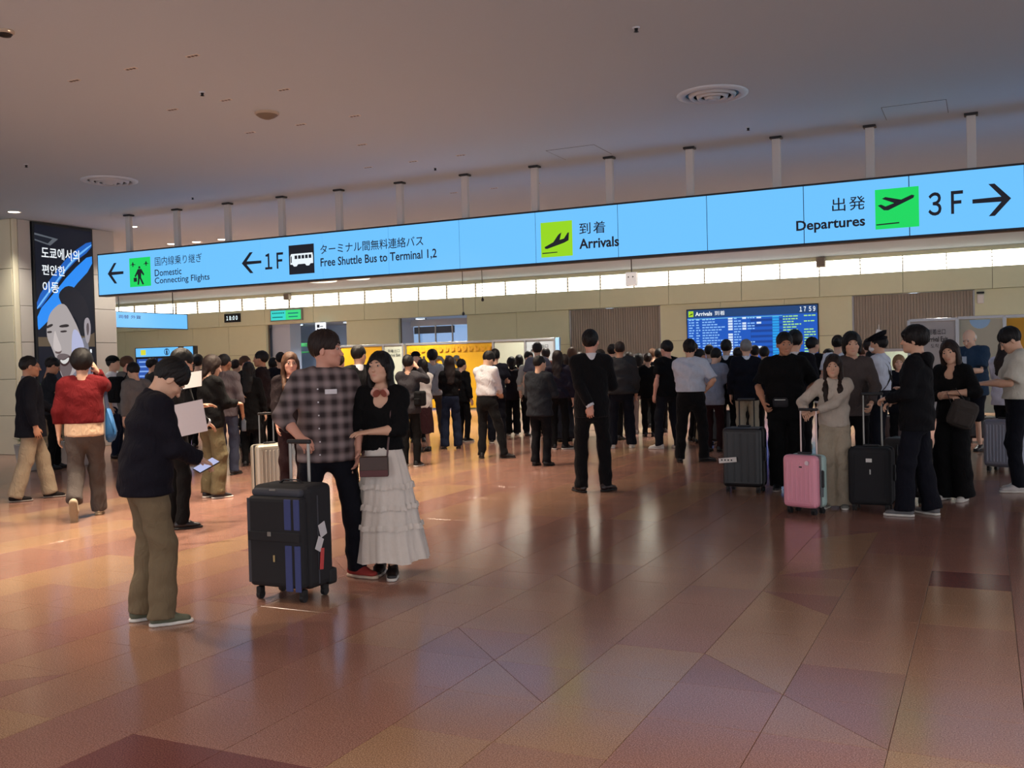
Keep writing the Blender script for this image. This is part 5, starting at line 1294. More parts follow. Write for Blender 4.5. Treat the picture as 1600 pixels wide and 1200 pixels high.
# big soft suitcase
M_SOFT = mat('suitcase_soft_black', srgb(26, 26, 30), rough=.8, noise=.1, nscale=200); M_SOFTG = mat('suitcase_soft_grey', srgb(64, 66, 74), rough=.8, noise=.08); M_SOFTB = mat('suitcase_blue_panel', srgb(58, 68, 118), rough=.75, noise=.06)
g = atz(458, 932, 0); W_, D_, Hh = .47, .33, .76
sc_ = root('suitcase', 'big soft black suitcase with blue stripes and a red tag in the foreground', 'suitcase', (g[0], g[1], 0), math.radians(-22))
sc_.rotation_euler = (0, 0, math.atan2(g[1], g[0]) - math.pi / 2 - math.radians(38))
box('case_body', (0, .02, .08 + (Hh - .08) / 2), (W_, D_ - .06, Hh - .08), M_SOFT, sc_, .045, seg=3)
box('front_pocket', (0, -.135, .085 + .31), (W_ - .03, .09, .60), M_SOFT, sc_, .035, seg=3)
box('top_pocket', (0, -.125, .715), (W_ - .07, .06, .05), M_SOFTG, sc_, .02)
for xx, ww in ((.115, .055), (.185, .045)):
    box('blue_stripe', (xx, -.178, .23), (ww, .012, .30), M_SOFTB, sc_, .005); box('blue_stripe', (xx, -.178, .58), (ww, .012, .20), M_SOFTB, sc_, .005)
box('grey_edge', (-.205, -.172, .40), (.028, .012, .56), M_SOFTG, sc_, .005)
box('cross_strap', (0, -.182, .432), (W_ - .05, .012, .06), M_SOFT, sc_, .004)
box('buckle', (-.03, -.19, .45), (.028, .008, .03), M_ALU, sc_, .003); box('zip_pull', (.0, -.184, .29), (.014, .008, .045), mat('zip_brass', srgb(190, 170, 120), rough=.4, metal=.6, noise=0), sc_, .003)
box('logo_plate', (-.02, -.155, .735), (.05, .006, .012), M_ALU, sc_)
box('zip_line', (.235, -.02, .40), (.004, .012, .58), M_SOFTG, sc_)
box('corner_guard', (.215, .13, .13), (.06, .09, .11), M_WHEEL, sc_, .02); box('corner_guard', (-.215, .13, .13), (.06, .09, .11), M_WHEEL, sc_, .02)
for sx in (-1, 1):
    for sy in (-1, 1):
        q = (sx * .175, .0 + sy * .115)
        box('caster', (q[0], q[1], .062), (.04, .055, .05), M_WHEEL, sc_, .012); cyl('wheel', (q[0] - .014, q[1], .03), (q[0] + .014, q[1], .03), .0295, M_WHEEL, sc_, n=16)
    cyl('handle_tube', (sx * .075, .115, Hh - .03), (sx * .075, .115, 1.02), .011, M_ALU, sc_, n=10)
box('handle_grip', (0, .115, 1.03), (.19, .034, .03), M_GRIP, sc_, .01)
bag_strap('carry_handle', [(-.09, .02, Hh), (-.06, .02, Hh + .022), (.06, .02, Hh + .022), (.09, .02, Hh)], .03, M_GRIP, sc_)
tg = box('luggage_tag', (.242, .02, .46), (.006, .07, .09), mat('tag_white_paper', srgb(214, 212, 214), rough=.6, noise=.08), sc_, .002, rot=Matrix.Rotation(.3, 3, 'X'))
box('luggage_tag', (.243, -.02, .37), (.006, .06, .09), mat('tag_white_paper', srgb(214, 212, 214), rough=.6, noise=.08), sc_, .002, rot=Matrix.Rotation(-.5, 3, 'X'))
box('red_tag', (.246, .0, .27), (.006, .036, .14), mat('tag_red', srgb(205, 70, 70), rough=.5, noise=.03), sc_, .002, rot=Matrix.Rotation(-.12, 3, 'X'))
# man behind with paper and board
p4 = P(272, 826, 'person in dark suit and glasses leaning over a sheet of paper', H=1.74, a=72, lv='mid', top=suit(), bot=tr(BLACK), hair=('short', 'k'), glasses=True, head=(0, 25, 0), L='read', R=(.12, .30, 1.02, .6, -.3, -1), lean=7, neck='coll', feet=((-.1, .0, 4), (.1, .05, -4)))
M_PAPER = mat('paper_white', srgb(232, 228, 222), rough=.7, noise=.02)
def sheet(label, name, corners, m=M_PAPER, th=.004, cat='paper'):
    """corners in world, counter clockwise"""
    c = [Vector(tuple(q)) for q in corners]; c[2] = c[1] + c[3] - c[0]; n = (c[1] - c[0]).cross(c[3] - c[0]).normalized() * th
    bm = bmesh.new(); f_ = [bm.verts.new(q) for q in c]; k = [bm.verts.new(q - n) for q in c]
    bm.faces.new(f_); bm.faces.new(k[::-1])
    for i in range(4): bm.faces.new((f_[i], k[i], k[(i + 1) % 4], f_[(i + 1) % 4]))
    o = bm_obj(name, bm, m); tag(o, label, cat); return o
def at_depth(x, y, dep):
    d = ray(x, y); return CAM + d * dep
dP = float((np.array([*p4['g'][:2], HC]) - CAM) @ Fw)
sheet('white sheet of paper held up by the person in the dark suit', 'paper_sheet', [at_depth(285, 608, dP - .28), at_depth(315, 603, dP - .34), at_depth(325, 578, dP - .30), at_depth(285, 584, dP - .26)])
d1 = float((np.array([*p1['g'][:2], HC]) - CAM) @ Fw)
sheet('large white card behind the face of the person in the navy jacket', 'sign_board', [at_depth(266, 686, dP - .62), at_depth(325, 673, dP - .5), at_depth(324, 622, dP - .5), at_depth(257, 636, dP - .62)], mat('card_white', srgb(206, 200, 206), rough=.6, noise=.02), .008, 'card')
p5 = P(332, 778, 'person in black jacket and khaki trousers with white soled shoes', H=1.69, a=60, lv='mid', top=jkt(BLACK, hem=.86), bot=tr(cloth('cloth_khaki_green', (104, 94, 70)), fit=.024, wide=.02), shoe=(M_BLACKSHOE, 'w'), hair=('medium', 'b'), head=(20, 18, 0), L='phone', R='phone')
p6 = P(140, 806, 'person walking away in red sweater with cream shirt hem', H=1.76, a=6, lv='mid', top=T(cloth('knit_dark_red', (98, 20, 24)), name='sweater', sleeve=.95, fit=.036, sfit=.026, hem=1.0, box=.9, fold=.003, under=(cloth('shirt_cream', (206, 176, 146)), .86, 1.05)), bot=tr(cloth('trousers_grey_brown', (86, 78, 74)), fit=.018, wide=.020, waist=.90), shoe=(mat('shoe_beige', srgb(178, 164, 140), rough=.8), mat('sole_tan', srgb(150, 130, 104), rough=.8)), hair=('afro', 'k'), R='ear', L='down', feet=((-.10, -.42, 0, .10, 70), (.09, .08, 0)), build=1.04)
phone(p6, 1, 'phone at the ear of the person in the red sweater')
tb = root('tote_bag', 'blue tote bag on the shoulder of the person in red', 'bag', (0, 0, 0))
M_TOTE = mat('tote_blue', srgb(34, 96, 150), rough=.7, noise=.12, nscale=8)
Wp = p6['W']; 
def hull_bag(name, pts, m, parent, bev=.012):
    bm = bmesh.new(); [bm.verts.new(tuple(q)) for q in pts]; r_ = bmesh.ops.convex_hull(bm, input=bm.verts); 
    bmesh.ops.delete(bm, geom=[v for v in bm.verts if not v.link_faces], context='VERTS')
    bmesh.ops.bevel(bm, geom=list(bm.edges), offset=bev, segments=2, affect='EDGES', clamp_overlap=True); return bm_obj(name, bm, m, parent, True)
hull_bag('bag_body', [Wp(V3(*q)) for q in ((.20, -.13, 1.15), (.23, -.12, 1.16), (.21, .10, 1.14), (.24, .12, 1.14), (.20, -.20, .86), (.30, -.19, .86), (.20, .16, .87), (.30, .15, .87), (.20, -.10, .78), (.27, -.1, .78), (.20, .08, .79), (.27, .08, .79))], M_TOTE, tb, .02)
for y_ in (-.09, .07): bag_strap('strap', [Wp(V3(.215, y_, 1.13)), Wp(V3(.20, y_ * .8, 1.28)), Wp(V3(.185, y_ * .9, 1.42)), Wp(V3(.165, y_ * .6, 1.485)), Wp(V3(.155, 0, 1.495))], .035, mat('tote_strap', srgb(60, 70, 96), rough=.7, noise=0), tb)
p7 = P(52, 781, 'person in navy blazer and beige trousers walking right at the left edge', H=1.75, a=84, lv='midf', top=T(cloth('blazer_navy', (22, 24, 38)), name='blazer', sleeve=.95, fit=.036, hem=.78, box=.9, flare=.02, collar=cloth('shirt_grey', (120, 118, 124)), fold=.003), bot=tr(KHAKI, fit=.022, wide=.022, fold=.004), shoe=(cloth('loafer_dark', (44, 38, 38)), mat('sole_grey', srgb(140, 132, 124), rough=.7)), hair=('crop', 'k'), skin='t', glasses=True, head=(0, 6, 0), L='phonelow', R='down', feet=((-.09, .20, 0), (.09, -.20, 0)), neck='coll', build=1.08)
phone(p7, -1, 'white phone in the hand of the person in the navy blazer', white=True)
p8 = P(86, 733, 'person in dark tshirt holding up a lit phone by the pillar', H=1.79, a=80, lv='midf', top=tee(cloth('tee_slate', (40, 44, 52)), fit=.03), bot=tr(BLACK), hair=('short', 'k'), head=(0, 22, 0), L='phone', R=(.18, .22, .95), skin='t', feet=((-.1, .05, 0), (.1, -.1, 0)))
phone(p8, -1, 'lit phone held up by the person beside the pillar')
b8 = root('carrier_bag', 'shiny blue and white bag carried by the person at the pillar', 'bag', p8['W'](V3(.17, .33, .88)))
box('bag_body', (0, 0, 0), (.20, .09, .26), mat('carrier_blue_white', srgb(120, 170, 210), rough=.3, noise=.6, nscale=12), b8, .02); bag_strap('carry_loop', [(-.05, 0, .13), (-.03, 0, .2), (.03, 0, .2), (.05, 0, .13)], .02, WHITE, b8)
P(181, 716, 'person in black cap and white shirt just right of the pillar', H=1.80, a=110, lv='far', top=tee(WHITE), bot=tr(JEANS), hair=('crop', 'k'), extra={'cap': (BLACK, 'ball')})
q = P(203, 728, 'person in grey hooded top with a black backpack', H=1.77, a=60, lv='far', top=jkt(cloth('hoodie_grey', (104, 102, 100)), hood=cloth('hoodie_grey', (104, 102, 100))), bot=tr(GREYD), hair=('short', 'r'), skin='w', head=(40, 5, 0), neck='crew')
backpack(q, 'black backpack worn over the grey hooded top', cloth('nylon_black', (24, 25, 30)))
P(221, 742, 'person in light grey jacket stooping behind the backpack wearer', H=1.66, a=-30, lv='far', top=jkt(cloth('jacket_mid_grey', (112, 110, 108))), bot=tr(BLACK), hair=('full', 'k'), lean=10, head=(0, 20, 0))
P(289, 724, 'person in charcoal half hidden behind the suited person with paper', H=1.78, a=100, top=jkt(CHAR), bot=tr(BLACK), hair=('short', 'b'), skin='t')
P(313, 700, 'person in black jacket directly behind the raised white sheet', H=1.80, a=20, top=jkt(BLACK), bot=tr(BLACK), hair=('afro', 'k'))
q = P(355, 742, 'person in faded mauve shirt holding a water bottle', H=1.74, a=25, lv='mid', top=T(cloth('shirt_mauve_grey', (88, 80, 84)), name='shirt', sleeve=.72, fit=.028, hem=.86, box=.6, collar=cloth('shirt_mauve_grey', (88, 80, 84))), bot=tr(cloth('denim_grey_blue', (54, 58, 76)), wide=.012), hair=('crop', 'k'), skin='d', R='down', L='fold', head=(15, 5, 0))
w_, d, n = q['hands'][1]; c = q['W'](w_ + d * .08 + V3(0, 0, -.02))
bt = root('water_bottle', 'dark water bottle hanging from the hand of the person in mauve', 'bottle', c + V3(0, 0, -.17))
lathe('bottle_body', [(0, 0), (.034, .002), (.036, .02), (.036, .15), (.02, .18), (.018, .185)], mat('bottle_smoke', srgb(70, 74, 84), rough=.2, noise=0), bt, 14); lathe('bottle_cap', [(.02, .182), (.02, .205), (0, .206)], M_GRIP, bt, 12)
P(387, 706, 'person in charcoal tshirt behind the long black coat', H=1.75, a=120, top=tee(CHAR), bot=tr(BLACK), hair=('short', 'r'), skin='w')
P(393, 728, 'person in an all black long coat', H=1.62, a=15, lv='mid', fem=True, top=jkt(BLACK, hem=.62, flare=.03), bot=tr(BLACK), hair=('long', 'k'))
q = P(414, 722, 'person in dark maroon short sleeved shirt facing left', H=1.80, a=-75, lv='mid', top=tee(cloth('shirt_maroon_black', (48, 34, 38)), fit=.03, collar=cloth('shirt_maroon_black', (48, 34, 38))), bot=tr(BLACK), hair=('short', 'k'), skin='t', L='chest', R='down')
P(443, 706, 'person in navy jacket standing just left of the plaid shirt', H=1.80, a=-10, top=jkt(NAVY), bot=tr(BLACK), hair=('short', 'k'))
p20 = P(460, 790, 'person in glasses and dark maroon jacket behind the plaid shirt', H=1.68, a=172, lv='midf', fem=True, top=jkt(cloth('jacket_maroon_black', (44, 30, 34)), hem=.9), bot=tr(cloth('trousers_maroon', (52, 30, 34))), hair=('longfront', 'r'), skin='w', glasses=True, R='handle')
M_SILV = mat('suitcase_champagne', srgb(176, 168, 152), rough=.35, metal=.5, noise=.03)
suitcase(424, 782, 'champagne ribbed suitcase behind the big black suitcase', 62, w=.40, d=.25, h=.66, shell=M_SILV, ribs=7, handle=.34, side_m=M_SILV)
P(565, 752, 'person in dark suit and white collar between plaid shirt and black cardigan', H=1.79, a=-25, lv='mid', top=suit(), bot=tr(BLACK), hair=('short', 'k'), head=(60, 5, 0), neck='coll')
# ---- middle left
q = P(642, 729, 'person in black and white jacket right of the white skirt', H=1.66, a=20, lv='mid', fem=True, top=jkt(cloth('jacket_black_white', (60, 58, 64)), hem=.84), bot=tr(BLACK), hair=('short', 'k'), R='head', L='head', shoe=(M_BLACKSHOE, 'w'))
rbag(q, 'black shoulder bag of the person raising both hands', 'shoulder_bag', cloth('nylon_black', (24, 25, 30)), (.19, -.02, .10), (.12, .3, .24), strap=True, side=-1)
P(664, 706, 'person in white coat sleeve and dark red skirt raising one arm', H=1.60, a=-30, lv='mid', fem=True, top=jkt(cloth('coat_off_white', (196, 190, 188)), hem=.84), bot=dict(kind='skirt', m=cloth('skirt_dark_red', (56, 24, 30)), end=.36, tiers=[(1.03, .13), (.8, .17), (.36, .2)]), hair=('medium', 'k'), R='head', L='down')
P(653, 690, 'person in black beanie facing the camera before the yellow banner', H=1.76, a=175, top=jkt(BLACK), bot=tr(BLACK), hair=('crop', 'k'), extra={'cap': (BLACK, 'beanie')}, skin='a')
q = P(679, 684, 'person in pale grey shirt with black sling strap', H=1.80, a=-8, lv='mid', top=tee(cloth('shirt_pale_grey', (168, 172, 176)), sleeve=.7), bot=tr(cloth('trousers_brown_grey', (78, 68, 60))), hair=('afro', 'k'), feet=wide, R='chest')
rbag(q, 'black sling bag of the person in the pale grey shirt', 'sling_bag', BLACK, (-.12, .15, .10), (.2, .08, .14), strap=True, side=1)
P(706, 701, 'person in black top and wide dark blue jeans', H=1.64, a=-5, lv='mid', fem=True, top=tee(BLACK, sleeve=.5, hem=1.0, fit=.026), bot=tr(JEANS, fit=.014, wide=.030), feet=((-.13, 0, 6), (.13, 0, -6)), hair=('long', 'b'), L='fold', R='fold')
P(724, 690, 'person in black trousers and sneakers behind the person in jeans', H=1.60, a=50, top=jkt(BLACK), bot=tr(BLACK), hair=('short', 'k'), shoe=(M_BLACKSHOE, 'w'))
P(764, 716, 'person in bright white dress shirt and black trousers before the banner', H=1.72, a=35, lv='mid', top=tuck(WHITE, sleeve=.9), bot=tr(SUITM, waist=1.045, fit=.02), shoe=('k', 'k'), hair=('full', 'k'), head=(8, 38, 0), L='phonelow', R='phonelow', feet=((-.13, -.02, 40), (.24, .10, -60)), neck='coll', sway=-.10)
P(777, 692, 'person in navy top beside the frosted glass screen', H=1.76, a=0, lv='mid', top=tee(cloth('top_navy', (34, 36, 50)), fit=.034), bot=tr(NAVY, wide=.02), hair=('full', 'k'), L='fold', R='chest', shoe=(M_BLACKSHOE, 'w'))
P(802, 680, 'person in dark tshirt with bare forearm next to the navy topped person', H=1.62, a=-10, fem=True, lv='mid', top=tee(cloth('tee_plum', (42, 34, 42)), hem=.8), bot=tr(BLACK, wide=.03), hair=('medium', 'k'), shoe=(M_BLACKSHOE, 'w'))
P(829, 680, 'person in pale top left of the arrival exit notice', H=1.72, a=150, top=tee(cloth('top_pale', (176, 176, 168)), sleeve=.9), bot=tr(BLACK), hair=('full', 'k'))
P(843, 684, 'person in grey top whose head stands highest before the arrival exit notice', H=1.88, a=5, top=tee(cloth('top_steel', (92, 92, 104))), bot=tr(BLACK), hair=('full', 'k'))
P(856, 676, 'person in rust jacket just right of the highest head by the exit notice', H=1.78, a=-15, top=jkt(cloth('jacket_rust', (92, 48, 40))), bot=tr(BLACK), hair=('full', 'b'))
q = P(845, 728, 'person in slate jacket standing before the frosted screen', H=1.60, a=30, lv='mid', top=jkt(cloth('jacket_slate', (46, 50, 58)), hem=.80, fit=.04, flare=.02), bot=tr(cloth('trousers_slate', (22, 24, 32)), wide=.01), hair=('crop', 'k'), L='chest', R='chest', head=(25, 8, 0), build=1.05)
P(873, 702, 'person in dark purple padded jacket right of the slate jacket', H=1.69, a=10, lv='mid', fem=True, top=jkt(cloth('jacket_purple_black', (44, 40, 56)), hem=.92, fit=.05, fold=.009), bot=tr(BLACK, wide=.0), hair=('long', 'b'), shoe=(M_BLACKSHOE, 'w'), feet=((-.08, 0, 20), (.12, .02, -50)))
P(885, 690, 'person in flared dark trousers right of the purple padded jacket', H=1.63, a=-20, fem=True, lv='far', top=jkt(cloth('jacket_brown_black', (50, 36, 38))), bot=tr(cloth('trousers_ink', (34, 36, 48)), wide=.05), hair=('medium', 'b'))
P(897, 680, 'person in wine jacket at the left elbow of the black suit', H=1.78, a=0, fem=True, top=jkt(cloth('jacket_wine', (64, 34, 40))), bot=tr(BLACK), hair=('long', 'r'))
p36 = P(927, 768, 'person in black suit standing alone with one hand behind the back', H=1.86, a=-6, lv='nearb', top=suit(hem=.82, fit=.030), bot=tr(SUITM, fit=.016, wide=.010), shoe=(mat('shoe_brown_black', srgb(38, 26, 28), rough=.3), 'k'), hair=('short', 'k'), skin='w', head=(22, 0, 0), L='behind', R='chest', feet=((-.13, -.02, 22), (.14, .0, -40)), neck='coll', curl=(.9, .4), hands={-1: ((-.1, -.1, -1), (.2, .6, 0))})
P(941, 694, 'person in white collar hidden just behind the black suited person', H=1.70, a=60, top=tee(WHITE), bot=tr(BLACK), hair=('short', 'k'))
P(953, 684, 'person in pinkish top peeking past the right of the black suit', H=1.52, a=170, fem=True, top=tee(cloth('top_pink_grey', (160, 130, 130))), bot=tr(BLACK), hair=('medium', 'y'))
P(972, 700, 'person in dark grey bomber jacket and white shoes', H=1.82, a=-4, lv='mid', top=jkt(cloth('bomber_grey', (66, 64, 64)), hem=.90, fit=.055, sfit=.035, fold=.009, box=1.1), bot=tr(cloth('trousers_dark_navy', (30, 32, 44)), wide=.02, fit=.022), hair=('crop', 'b'), skin='t', shoe=('w', 'w'), feet=wide, build=1.10)
P(960, 688, 'person in black jacket left of the grey bomber jacket', H=1.80, a=20, top=jkt(BLACK), bot=tr(BLACK), hair=('bun', 'k'))
P(1001, 678, 'person in long ink coat and white trainers right of the bomber jacket', H=1.62, a=0, fem=True, top=jkt(cloth('coat_ink', (28, 28, 34))), bot=tr(cloth('trousers_pale', (150, 140, 136))), hair=('medium', 'k'), shoe=('w', 'w'))
P(1015, 682, 'person all in black, hair clipped up, left of the white trainers pointing left', H=1.62, a=0, fem=True, lv='mid', top=jkt(BLACK, hem=.8), bot=tr(BLACK), hair=('bun', 'b'), feet=((-.09, 0, 10), (.09, 0, -30)))
P(1022, 668, 'person in earth brown jacket far behind the clipped up hair', H=1.72, a=-10, top=jkt(cloth('jacket_earth', (70, 50, 42))), bot=tr(BLACK), hair=('full', 'r'))
P(1047, 701, 'person in black tshirt with white trainers pointing left', H=1.80, a=-40, lv='mid', top=tee(BLACK, fit=.034), bot=tr(cloth('jeans_charcoal', (36, 38, 48)), wide=.012), hair=('full', 'k'), skin='w', shoe=('w', 'w'), feet=((-.16, .08, 30), (.14, -.05, -10)), build=1.06)
p44 = P(1078, 722, 'person in pale blue short sleeved shirt and black trousers', H=1.77, a=5, lv='nearb', top=tuck(cloth('shirt_pale_blue', (196, 206, 222)), sleeve=.46, fit=.040, sfit=.026, fold=.007), bot=tr(SUITM, fit=.020, waist=1.045, wide=.008), hair=('full', 'k'), L='fold', R='hip', feet=((-.14, -.02, 10), (.20, .06, -65)), neck='coll', build=1.10)
P(1084, 690, 'person in black cap and white mask behind the pale blue shirt', H=1.78, a=70, top=jkt(BLACK), bot=tr(BLACK), hair=('full', 'k'), mask=True)
P(1096, 694, 'person in cream top facing right before the flight board', H=1.66, a=60, top=tee(cloth('top_cream', (196, 184, 152))), bot=tr(KHAKI), hair=('short', 'k'), skin='t')
P(1111, 686, 'person with white collar below the left part of the flight board', H=1.74, a=0, top=suit(CHAR), bot=tr(BLACK), hair=('short', 'k'), neck='coll')
p48 = P(1116, 706, 'person in grey striped shirt leaning on a suitcase handle', H=1.66, a=25, lv='mid', top=tee(cloth('shirt_grey_blue', (132, 138, 152)), sleeve=.44, fit=.04, hem=.80), bot=tr(cloth('trousers_wine', (54, 24, 26))), hair=('full', 'k'), lean=12, head=(0, 20, 0), R='handle', L='down')
rbag(p48, 'black sling bag on the person in the grey striped shirt', 'sling_bag', BLACK, (-.14, .12, .12), (.16, .08, .12), strap=True, side=1)
suitcase(1124, 695, 'black suitcase gripped by the person in the grey striped shirt', 10, w=.42, d=.26, h=.60, handle=.42)
P(1138, 702, 'person in black suit right of the grey striped shirt', H=1.79, a=8, lv='mid', top=suit(), bot=tr(SUITM), hair=('short', 'k'), neck='coll')
P(1156, 692, 'person in navy between the black suit and the navy blazer', H=1.66, a=-5, top=jkt(NAVY), bot=tr(BLACK), hair=('full', 'k'))
P(1169, 708, 'person in navy blazer and beige trousers seen from behind at the board', H=1.77, a=3, lv='mid', top=T(cloth('blazer_navy', (22, 24, 38)), name='blazer', sleeve=.95, fit=.036, hem=.82, box=.8, collar=WHITE), bot=tr(cloth('trousers_beige', (168, 158, 136)), wide=.01), hair=('short', 'g'), skin='a', neck='coll')
P(1197, 692, 'person in charcoal suit and white collar before the board centre', H=1.66, a=0, top=suit(CHAR), bot=tr(BLACK), hair=('full', 'k'), neck='coll')
p53 = P(1227, 764, 'person in loose black tshirt holding a suitcase and facing the camera', H=1.77, a=172, lv='near', top=tee(BLACK, fit=.040, sfit=.034, sleeve=.42, hem=.80, box=.9), bot=tr(BLACK, fit=.03, wide=.012), hair=('short', 'k'), skin='t', head=(-4, 10, 0), R=(.25, .14, .98, .6, -.8, -.3), L='hip', shoe=(M_BLACKSHOE, mat('sole_grey', srgb(140, 132, 124), rough=.7)), curl=(.8, 1.0), build=1.06, feet=((-.12, .02, 10), (.10, .10, -12)))
c = root('pouch', 'small grey pouch held at the waist of the person in black', 'bag', p53['W'](V3(.06, .20, .99)))
box('pouch_body', (0, 0, 0), (.17, .07, .11), GREYD, c, .025); box('zip', (0, -.036, .03), (.12, .004, .008), M_ALU, c)
suitcase(1165, 768, 'large matt black hard suitcase with a white paper tag', -4, w=.44, d=.30, h=.73, handle=.30, tube_m=M_GRIP, ribs=5)
tgq = atz(1136, 768, 0); lt = root('baggage_tag', 'white paper tag sticking out left of the black hard suitcase', 'tag', tuple(aty(1137, 719, atz(1165, 768)[1] - .17)))
box('tag_strip', (0, 0, 0), (.20, .004, .055), M_PAPER, lt, rot=Matrix.Rotation(-.10, 3, 'Y')); polys('printing', Rect((-.09, -.003, -.02), (1, 0, 0), (0, -1, 0), .18, .04), [bar(.1 + .2 * k, .3, .18 + .2 * k, .75) for k in range(4)], m_txt, lt, .001, .001)
P(1246, 745, 'person in navy suit behind the loose black tshirt', H=1.81, a=10, lv='mid', top=suit(NAVY), bot=tr(SUITM), hair=('full', 'k'), neck='coll')
P(1272, 700, 'person in black suit at the right edge of the flight board', H=1.79, a=20, lv='mid', top=suit(), bot=tr(SUITM), hair=('short', 'k'), neck='coll', head=(25, 0, 0))
P(1297, 690, 'small person in white shirt looking left between board and wall panel', H=1.60, a=-120, top=tee(WHITE), bot=tr(BLACK), hair=('short', 'k'), skin='t')
M_GIRL = cloth('sweatshirt_oatmeal', (190, 180, 166))
p57 = P(1306, 793, 'short person in oatmeal top leaning on the pink suitcase handle', H=1.50, a=186, lv='near', fem=True, top=T(M_GIRL, name='hooded_top', sleeve=.93, fit=.032, sfit=.024, hem=.94, box=.8, hood=M_GIRL, fold=.006), bot=tr(cloth('sweatpants_beige', (170, 158, 138)), fit=.028, wide=.045, fold=.007), hair=('longfront', 'b'), head=(-2, 4, 0), R=(.30, .24, 1.14, .8, -.4, -.5), L=(.18, .27, 1.12, -.9, .1, -.5), headscale=1.12, curl=(.6, .8), shoe=('g', 'w'), feet=((-.10, 0, 6), (.10, .0, -6)))
M_PINK = mat('suitcase_pink_shell', srgb(240, 158, 176), rough=.35, noise=.02, coat=.3); M_MINT = mat('suitcase_mint_shell', srgb(176, 206, 200), rough=.35, noise=.02, coat=.3)
pk = suitcase(1259, 802, 'pink and mint hard suitcase before the oatmeal top', 0, w=.36, d=.24, h=.57, shell=M_PINK, side_m=M_MINT, ribs=6, handle=.42, band=mat('zip_band_grey', srgb(120, 124, 122), rough=.6, noise=0), tube_m=mat('handle_pinkish', srgb(196, 176, 170), rough=.3, metal=.5, noise=0))
_g = atz(1259, 802); pk.rotation_euler = (0, 0, math.atan2(_g[1], _g[0]) - math.pi / 2 - math.radians(32))
cyl('logo_disc', (.10, -.124, .50), (.10, -.131, .50), .022, mat('logo_silver', srgb(190, 170, 176), rough=.3, metal=.6, noise=0), pk, n=18); box('zip_pull', (.03, -.127, .46), (.03, .008, .012), M_GRIP, pk, .003)
box('side_window', (.182, .0, .30), (.004, .05, .26), mat('side_grey', srgb(110, 116, 118), rough=.4, noise=0), pk, .002)
p58 = P(1334, 772, 'person in grey brown sweater behind the oatmeal hooded top', H=1.74, a=176, lv='near', top=T(cloth('sweater_taupe', (84, 76, 74)), name='sweater', sleeve=.95, fit=.032, sfit=.022, hem=.86, box=.6), bot=tr(BLACK), build=.95, hair=('medium', 'k'), head=(-6, 6, 0), L=(-.17, .30, 1.0, -.8, -.5, 0), R='down', curl=(1.0, .4))
soft = suitcase(1363, 797, 'large black soft suitcase right of the oatmeal top', -3, w=.40, d=.30, h=.62, shell=M_SOFT, ribs=2, handle=.50, band=M_SOFT)
box('white_label', (.0, -.158, .50), (.055, .004, .035), M_PAPER, soft); box('zip_pull', (.01, -.158, .39), (.014, .008, .05), M_ALU, soft, .003)
P(1312, 704, 'person in white tshirt left of the grey brown sweater', H=1.80, a=10, top=tee(WHITE), bot=tr(BLACK), hair=('bun', 'k'))
P(1351, 700, 'person in ivory top between the brown sweater and the guard uniform', H=1.66, a=30, top=tee(cloth('top_ivory', (200, 190, 172))), bot=tr(KHAKI), hair=('short', 'r'), skin='w')
P(1361, 708, 'person in brown jacket just behind the guard uniform', H=1.72, a=0, top=jkt(cloth('jacket_brown', (70, 54, 44))), bot=tr(BLACK), hair=('full', 'b'))
p60 = P(1378, 728, 'person in guard uniform with peaked cap and white mask', H=1.75, a=-70, lv='midf', top=tuck(cloth('guard_shirt_white', (206, 214, 228)), sleeve=.93, fit=.034), bot=tr(cloth('guard_trousers', (26, 28, 42)), waist=1.05, fit=.02), hair=('crop', 'k'), mask=True, extra={'cap': (cloth('cap_navy', (22, 22, 34)), 'guard')}, L='phonelow', R='pocket', neck='coll')
vst = root('radio_harness', 'black radio harness over the guard white shirt', 'harness', (0, 0, 0)); surf_strap(p60, vst, M_GRIP, wd=.03, off=.135, side=1); surf_strap(p60, vst, M_GRIP, wd=.03, off=.137, side=-1)
c = p60['W'](p60['pel'] + V3(.08, .14, .27)); box('radio', tuple(c), (.06, .05, .12), M_GRIP, vst, .01); box('belt_pouch', tuple(p60['W'](p60['pel'] + V3(.15, .03, .06))), (.08, .08, .1), M_GRIP, vst, .01)
fs = root('raised_placard', 'small white placard on a stick raised behind the guard cap', 'placard', tuple(aty(1374, 560, 15.0)))
z0_ = fs.location.z; t_ = aty(1373, 507, 15.0)[2] - z0_
cyl('stick', (0, 0, -.15), (0, 0, t_), .006, m_trim, fs, n=6); box('plate', (.0, -.01, (aty(1374, 523, 15.0)[2] - z0_)), (.10, .006, .14), M_PAPER, fs, .003, rot=Matrix.Rotation(.3, 3, 'Y')); box('mark', (.01, -.015, (aty(1374, 523, 15.0)[2] - z0_)), (.03, .004, .06), m_txt, fs)
P(1364, 714, 'person in charcoal raising the small placard behind the guard uniform', H=1.55, a=10, top=jkt(CHAR), bot=tr(BLACK), hair=('short', 'k'), R='ear')
p63 = P(1407, 716, 'short person in ink blue jacket left of the right exit screen', H=1.47, a=178, lv='midf', fem=True, top=jkt(cloth('jacket_ink_blue', (26, 28, 38)), hem=.78), bot=tr(BLACK), hair=('medium', 'y'), skin='o', L='chest', R='chest')
suitcase(1395, 700, 'brown ribbed suitcase behind the guard legs', -5, w=.34, d=.22, h=.52, shell=mat('suitcase_brown', srgb(92, 74, 70), rough=.5, noise=.04), ribs=5, handle=.3)
